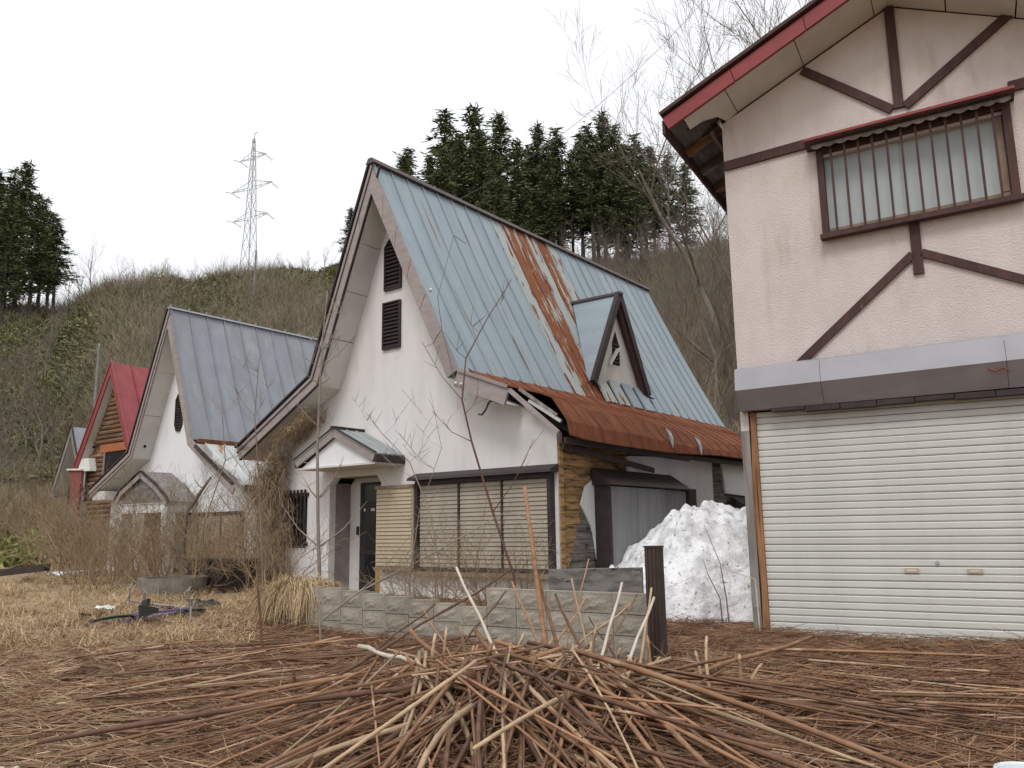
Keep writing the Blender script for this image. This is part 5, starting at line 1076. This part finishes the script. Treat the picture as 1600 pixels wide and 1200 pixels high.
CL = 'cut brown knotweed cane in the fallen heap below the block wall'
def canes():
    c0 = np.array([-.05, 6.0]); n = 0; rest = MB()
    def put(a, b, za, zb, i, where='', rss=(.4, .5, .6)):
        nonlocal n
        A_ = (a[0], a[1], float(g(*a)) + za); B_ = (b[0], b[1], float(g(*b)) + zb); me, L = CANES[i]
        if n < 290: place_cane(A_, B_, me, L, where, random.choice(rss))
        else: rr_ = random.choice((.004, .005, .007, .009, .012)); rest.tube([A_, lerp(A_, B_, .5), B_], [rr_, rr_ * .9, rr_ * .6], 4)
        n += 1
    for k in range(190):                                         # fan that radiates from the clump
        f = random.random(); ang = random.gauss(-pi / 2, .92); i = random.randrange(len(CANES)); L = CANES[i][1] * random.uniform(.7, 1.0)
        s = c0 + np.array([random.gauss(0, .5), random.gauss(0, .3)]); d = np.array([cos(ang), sin(ang)]); e = s + d * L
        if e[1] < 4.0: e = s + d * max(.5, (s[1] - 4.0) / max(.2, -d[1]))
        put(s, e, random.uniform(.02, .34), random.uniform(.012, .07) + (random.uniform(.1, .4) if random.random() < .12 else 0), i, 'in the fallen heap below the block wall', (.4, .5, .55, .65, .75, .9, 1.0))
    for k in range(50):                                          # canes swept to the left
        y = random.uniform(6.4, 9.6); x = random.uniform(-4.2, -.6); a = pi + random.gauss(.22, .22); i = random.randrange(len(CANES)); L = CANES[i][1] * random.uniform(.8, 1.1); put((x + L / 2, y), (x + L / 2 + L * cos(a), y + L * sin(a)), random.uniform(.03, .18), random.uniform(.012, .05), i, 'swept across the yard towards the bicycles', (.38, .45, .5, .6, .75))
    for k in range(50):                                          # and to the right
        y = random.uniform(5.2, 8.6); x = random.uniform(.8, 4.2); a = random.gauss(-.28, .25); i = random.randrange(len(CANES)); L = CANES[i][1] * random.uniform(.8, 1.1); put((x - L / 2, y), (x - L / 2 + L * cos(a), y + L * sin(a)), random.uniform(.02, .14), random.uniform(.012, .05), i, 'strewn in front of the cream roller shutter', (.38, .45, .5, .6, .75))
    for k in range(900):
        x, y = random.uniform(-4.5, 4.5), random.uniform(4.6, 9.0); a = random.gauss(0, .5) + (pi if x < 0 else 0); L = random.uniform(.3, 1.3); put((x, y), (x + L * cos(a), y + L * sin(a)), random.uniform(.01, .08), random.uniform(.01, .04), 0)
    for k in range(230):                                         # more of the fan, too many to tell apart
        ang = random.gauss(-pi / 2, 1.25); s = c0 + np.array([random.gauss(0, .6), random.gauss(.05, .35)]); L = random.uniform(.5, 2.4); d = np.array([cos(ang), sin(ang)]); e = s + d * min(L, (s[1] - 4.1) / max(.15, -d[1]) if d[1] < 0 else L); r_ = random.choice((.006, .008, .011, .015)); z0 = float(g(*s)) + random.uniform(.02, .28); z1 = float(g(*e)) + random.uniform(.01, .05); A_, B_ = (s[0], s[1], z0), (e[0], e[1], z1); m_ = lerp(A_, B_, .5)
        rest.tube([A_, (m_[0] + random.gauss(0, .03), m_[1], m_[2] + random.gauss(0, .02)), B_], [r_, r_ * .9, r_ * .65], 5)
    tag(rest.build('cane_debris', 'cane', recalc=False), 'thin broken cane pieces strewn between the larger fallen canes', 'cane litter', kind='stuff')
    # stubs still rooted in the clump
    for k in range(44):
        s = c0 + np.array([random.gauss(.25, .85), random.gauss(.75, .45)]); L = random.uniform(.16, .5); a = random.uniform(0, 2 * pi); t = random.uniform(0, .6)
        z = float(g(*s)); o = link('cane_stub', CANES[random.choice((6, 16, 26))][0]); v = Vector((sin(t) * cos(a), sin(t) * sin(a), cos(t))); o.location = (s[0], s[1], z - .03); o.rotation_euler = v.to_track_quat('X', 'Z').to_euler(); o.scale = (L / .8, 1.1, 1.1); tag(o, 'short upright cane stub rooted in the cut clump', 'cane stub', 'rooted cane stubs')
canes()
def stick(p1, p2, Y1, Y2, r, m, label, group=None):
    a, b = aty(*p1, Y1), aty(*p2, Y2); za = float(g(a[0], a[1])); dv = b - a
    if a[2] > za and dv[2] > .02: a = a - dv * min(1.5, (a[2] - za + .03) / dv[2])
    o = a.copy(); mb = MB(); v = b - a; n = 7
    mb.tube([tuple(v * k / n + np.array([0, 0, .012 * sin(k * 1.9)])) for k in range(n + 1)], [r * (1 - .3 * k / n) * (1.12 if k % 2 else 1) for k in range(n + 1)], 7); ob = mb.build('leaning_cane', m, smooth=True); ob.location = tuple(o); tag(ob, label, 'cane', group)
stick((785, 1040), (713, 888), 6.6, 7.0, .014, 'cane_pale', 'bleached white cane sticking up out of the heap')
stick((590, 1018), (790, 897), 6.7, 7.5, .013, 'cane_dark', 'long reddish cane leaning diagonally across the block wall')
stick((853, 1015), (820, 762), 6.9, 7.3, .022, 'cane', 'tall upright broken cane standing before the side window')
stick((868, 1000), (842, 905), 7.0, 7.2, .018, 'cane', 'stout broken cane beside the tall upright one')
stick((905, 1010), (868, 930), 6.8, 7.4, .016, 'cane_dark', 'dark broken cane crossing behind the tall upright one')
stick((942, 1018), (972, 912), 7.0, 7.6, .015, 'cane_pale', 'pale cane leaning on the higher end of the block wall')
stick((950, 1010), (995, 930), 7.1, 7.7, .010, 'cane', 'thin brown cane leaning beside the pale one on the block wall')
stick((983, 1030), (1022, 935), 7.0, 7.6, .015, 'cane_pale', 'pale cane leaning against the steel post')
stick((1110, 1045), (1268, 996), 7.2, 8.0, .022, 'cane', 'stout orange cane lying on the litter before the roller shutter')
stick((800, 1060), (742, 985), 6.2, 6.5, .022, 'cane', 'thick brown cane jutting from the middle of the heap')
stick((700, 1040), (640, 985), 6.3, 6.5, .020, 'cane', 'thick broken cane jutting from the side of the heap')
stick((830, 1060), (870, 1095), 6.1, 5.7, .020, 'cane_dark', 'short dark cane stump at the front of the heap')
stick((560, 1010), (680, 1045), 6.6, 6.2, .018, 'cane_pale', 'bleached cane lying across the side of the heap')
stick((850, 1085), (862, 1040), 5.9, 6.0, .022, 'cane_tan', 'split tan cane stub in the heap')
stick((780, 1075), (812, 1103), 5.9, 5.6, .017, 'cane_pale', 'short bleached pipe-like cane on top of the heap')
for k, (x, y, dx, dy, Y) in enumerate(((915, 1000, -22, -95, 7.3), (890, 985, 30, -110, 7.4), (960, 1025, -40, -60, 7.2), (835, 990, -35, -80, 7.3), (1000, 1040, 18, -120, 7.4), (1035, 1035, 40, -70, 7.4), (740, 985, 50, -60, 7.6), (690, 1000, -30, -50, 7.2), (620, 990, 60, -45, 7.6), (870, 1005, 45, -70, 7.1), (1060, 1050, -50, -55, 7.3), (925, 990, 60, -45, 7.5))):
    stick((x, y), (x + dx, y + dy), Y, Y + .3, random.uniform(.006, .013), random.choice(('cane', 'cane_tan', 'cane_dark')), 'thin broken cane propped up in the weeds along the block wall', 'propped canes')
stick((408, 985), (402, 905), 9.0, 9.1, .016, 'cane_dark', 'dark upright stake in the straw below the vine')
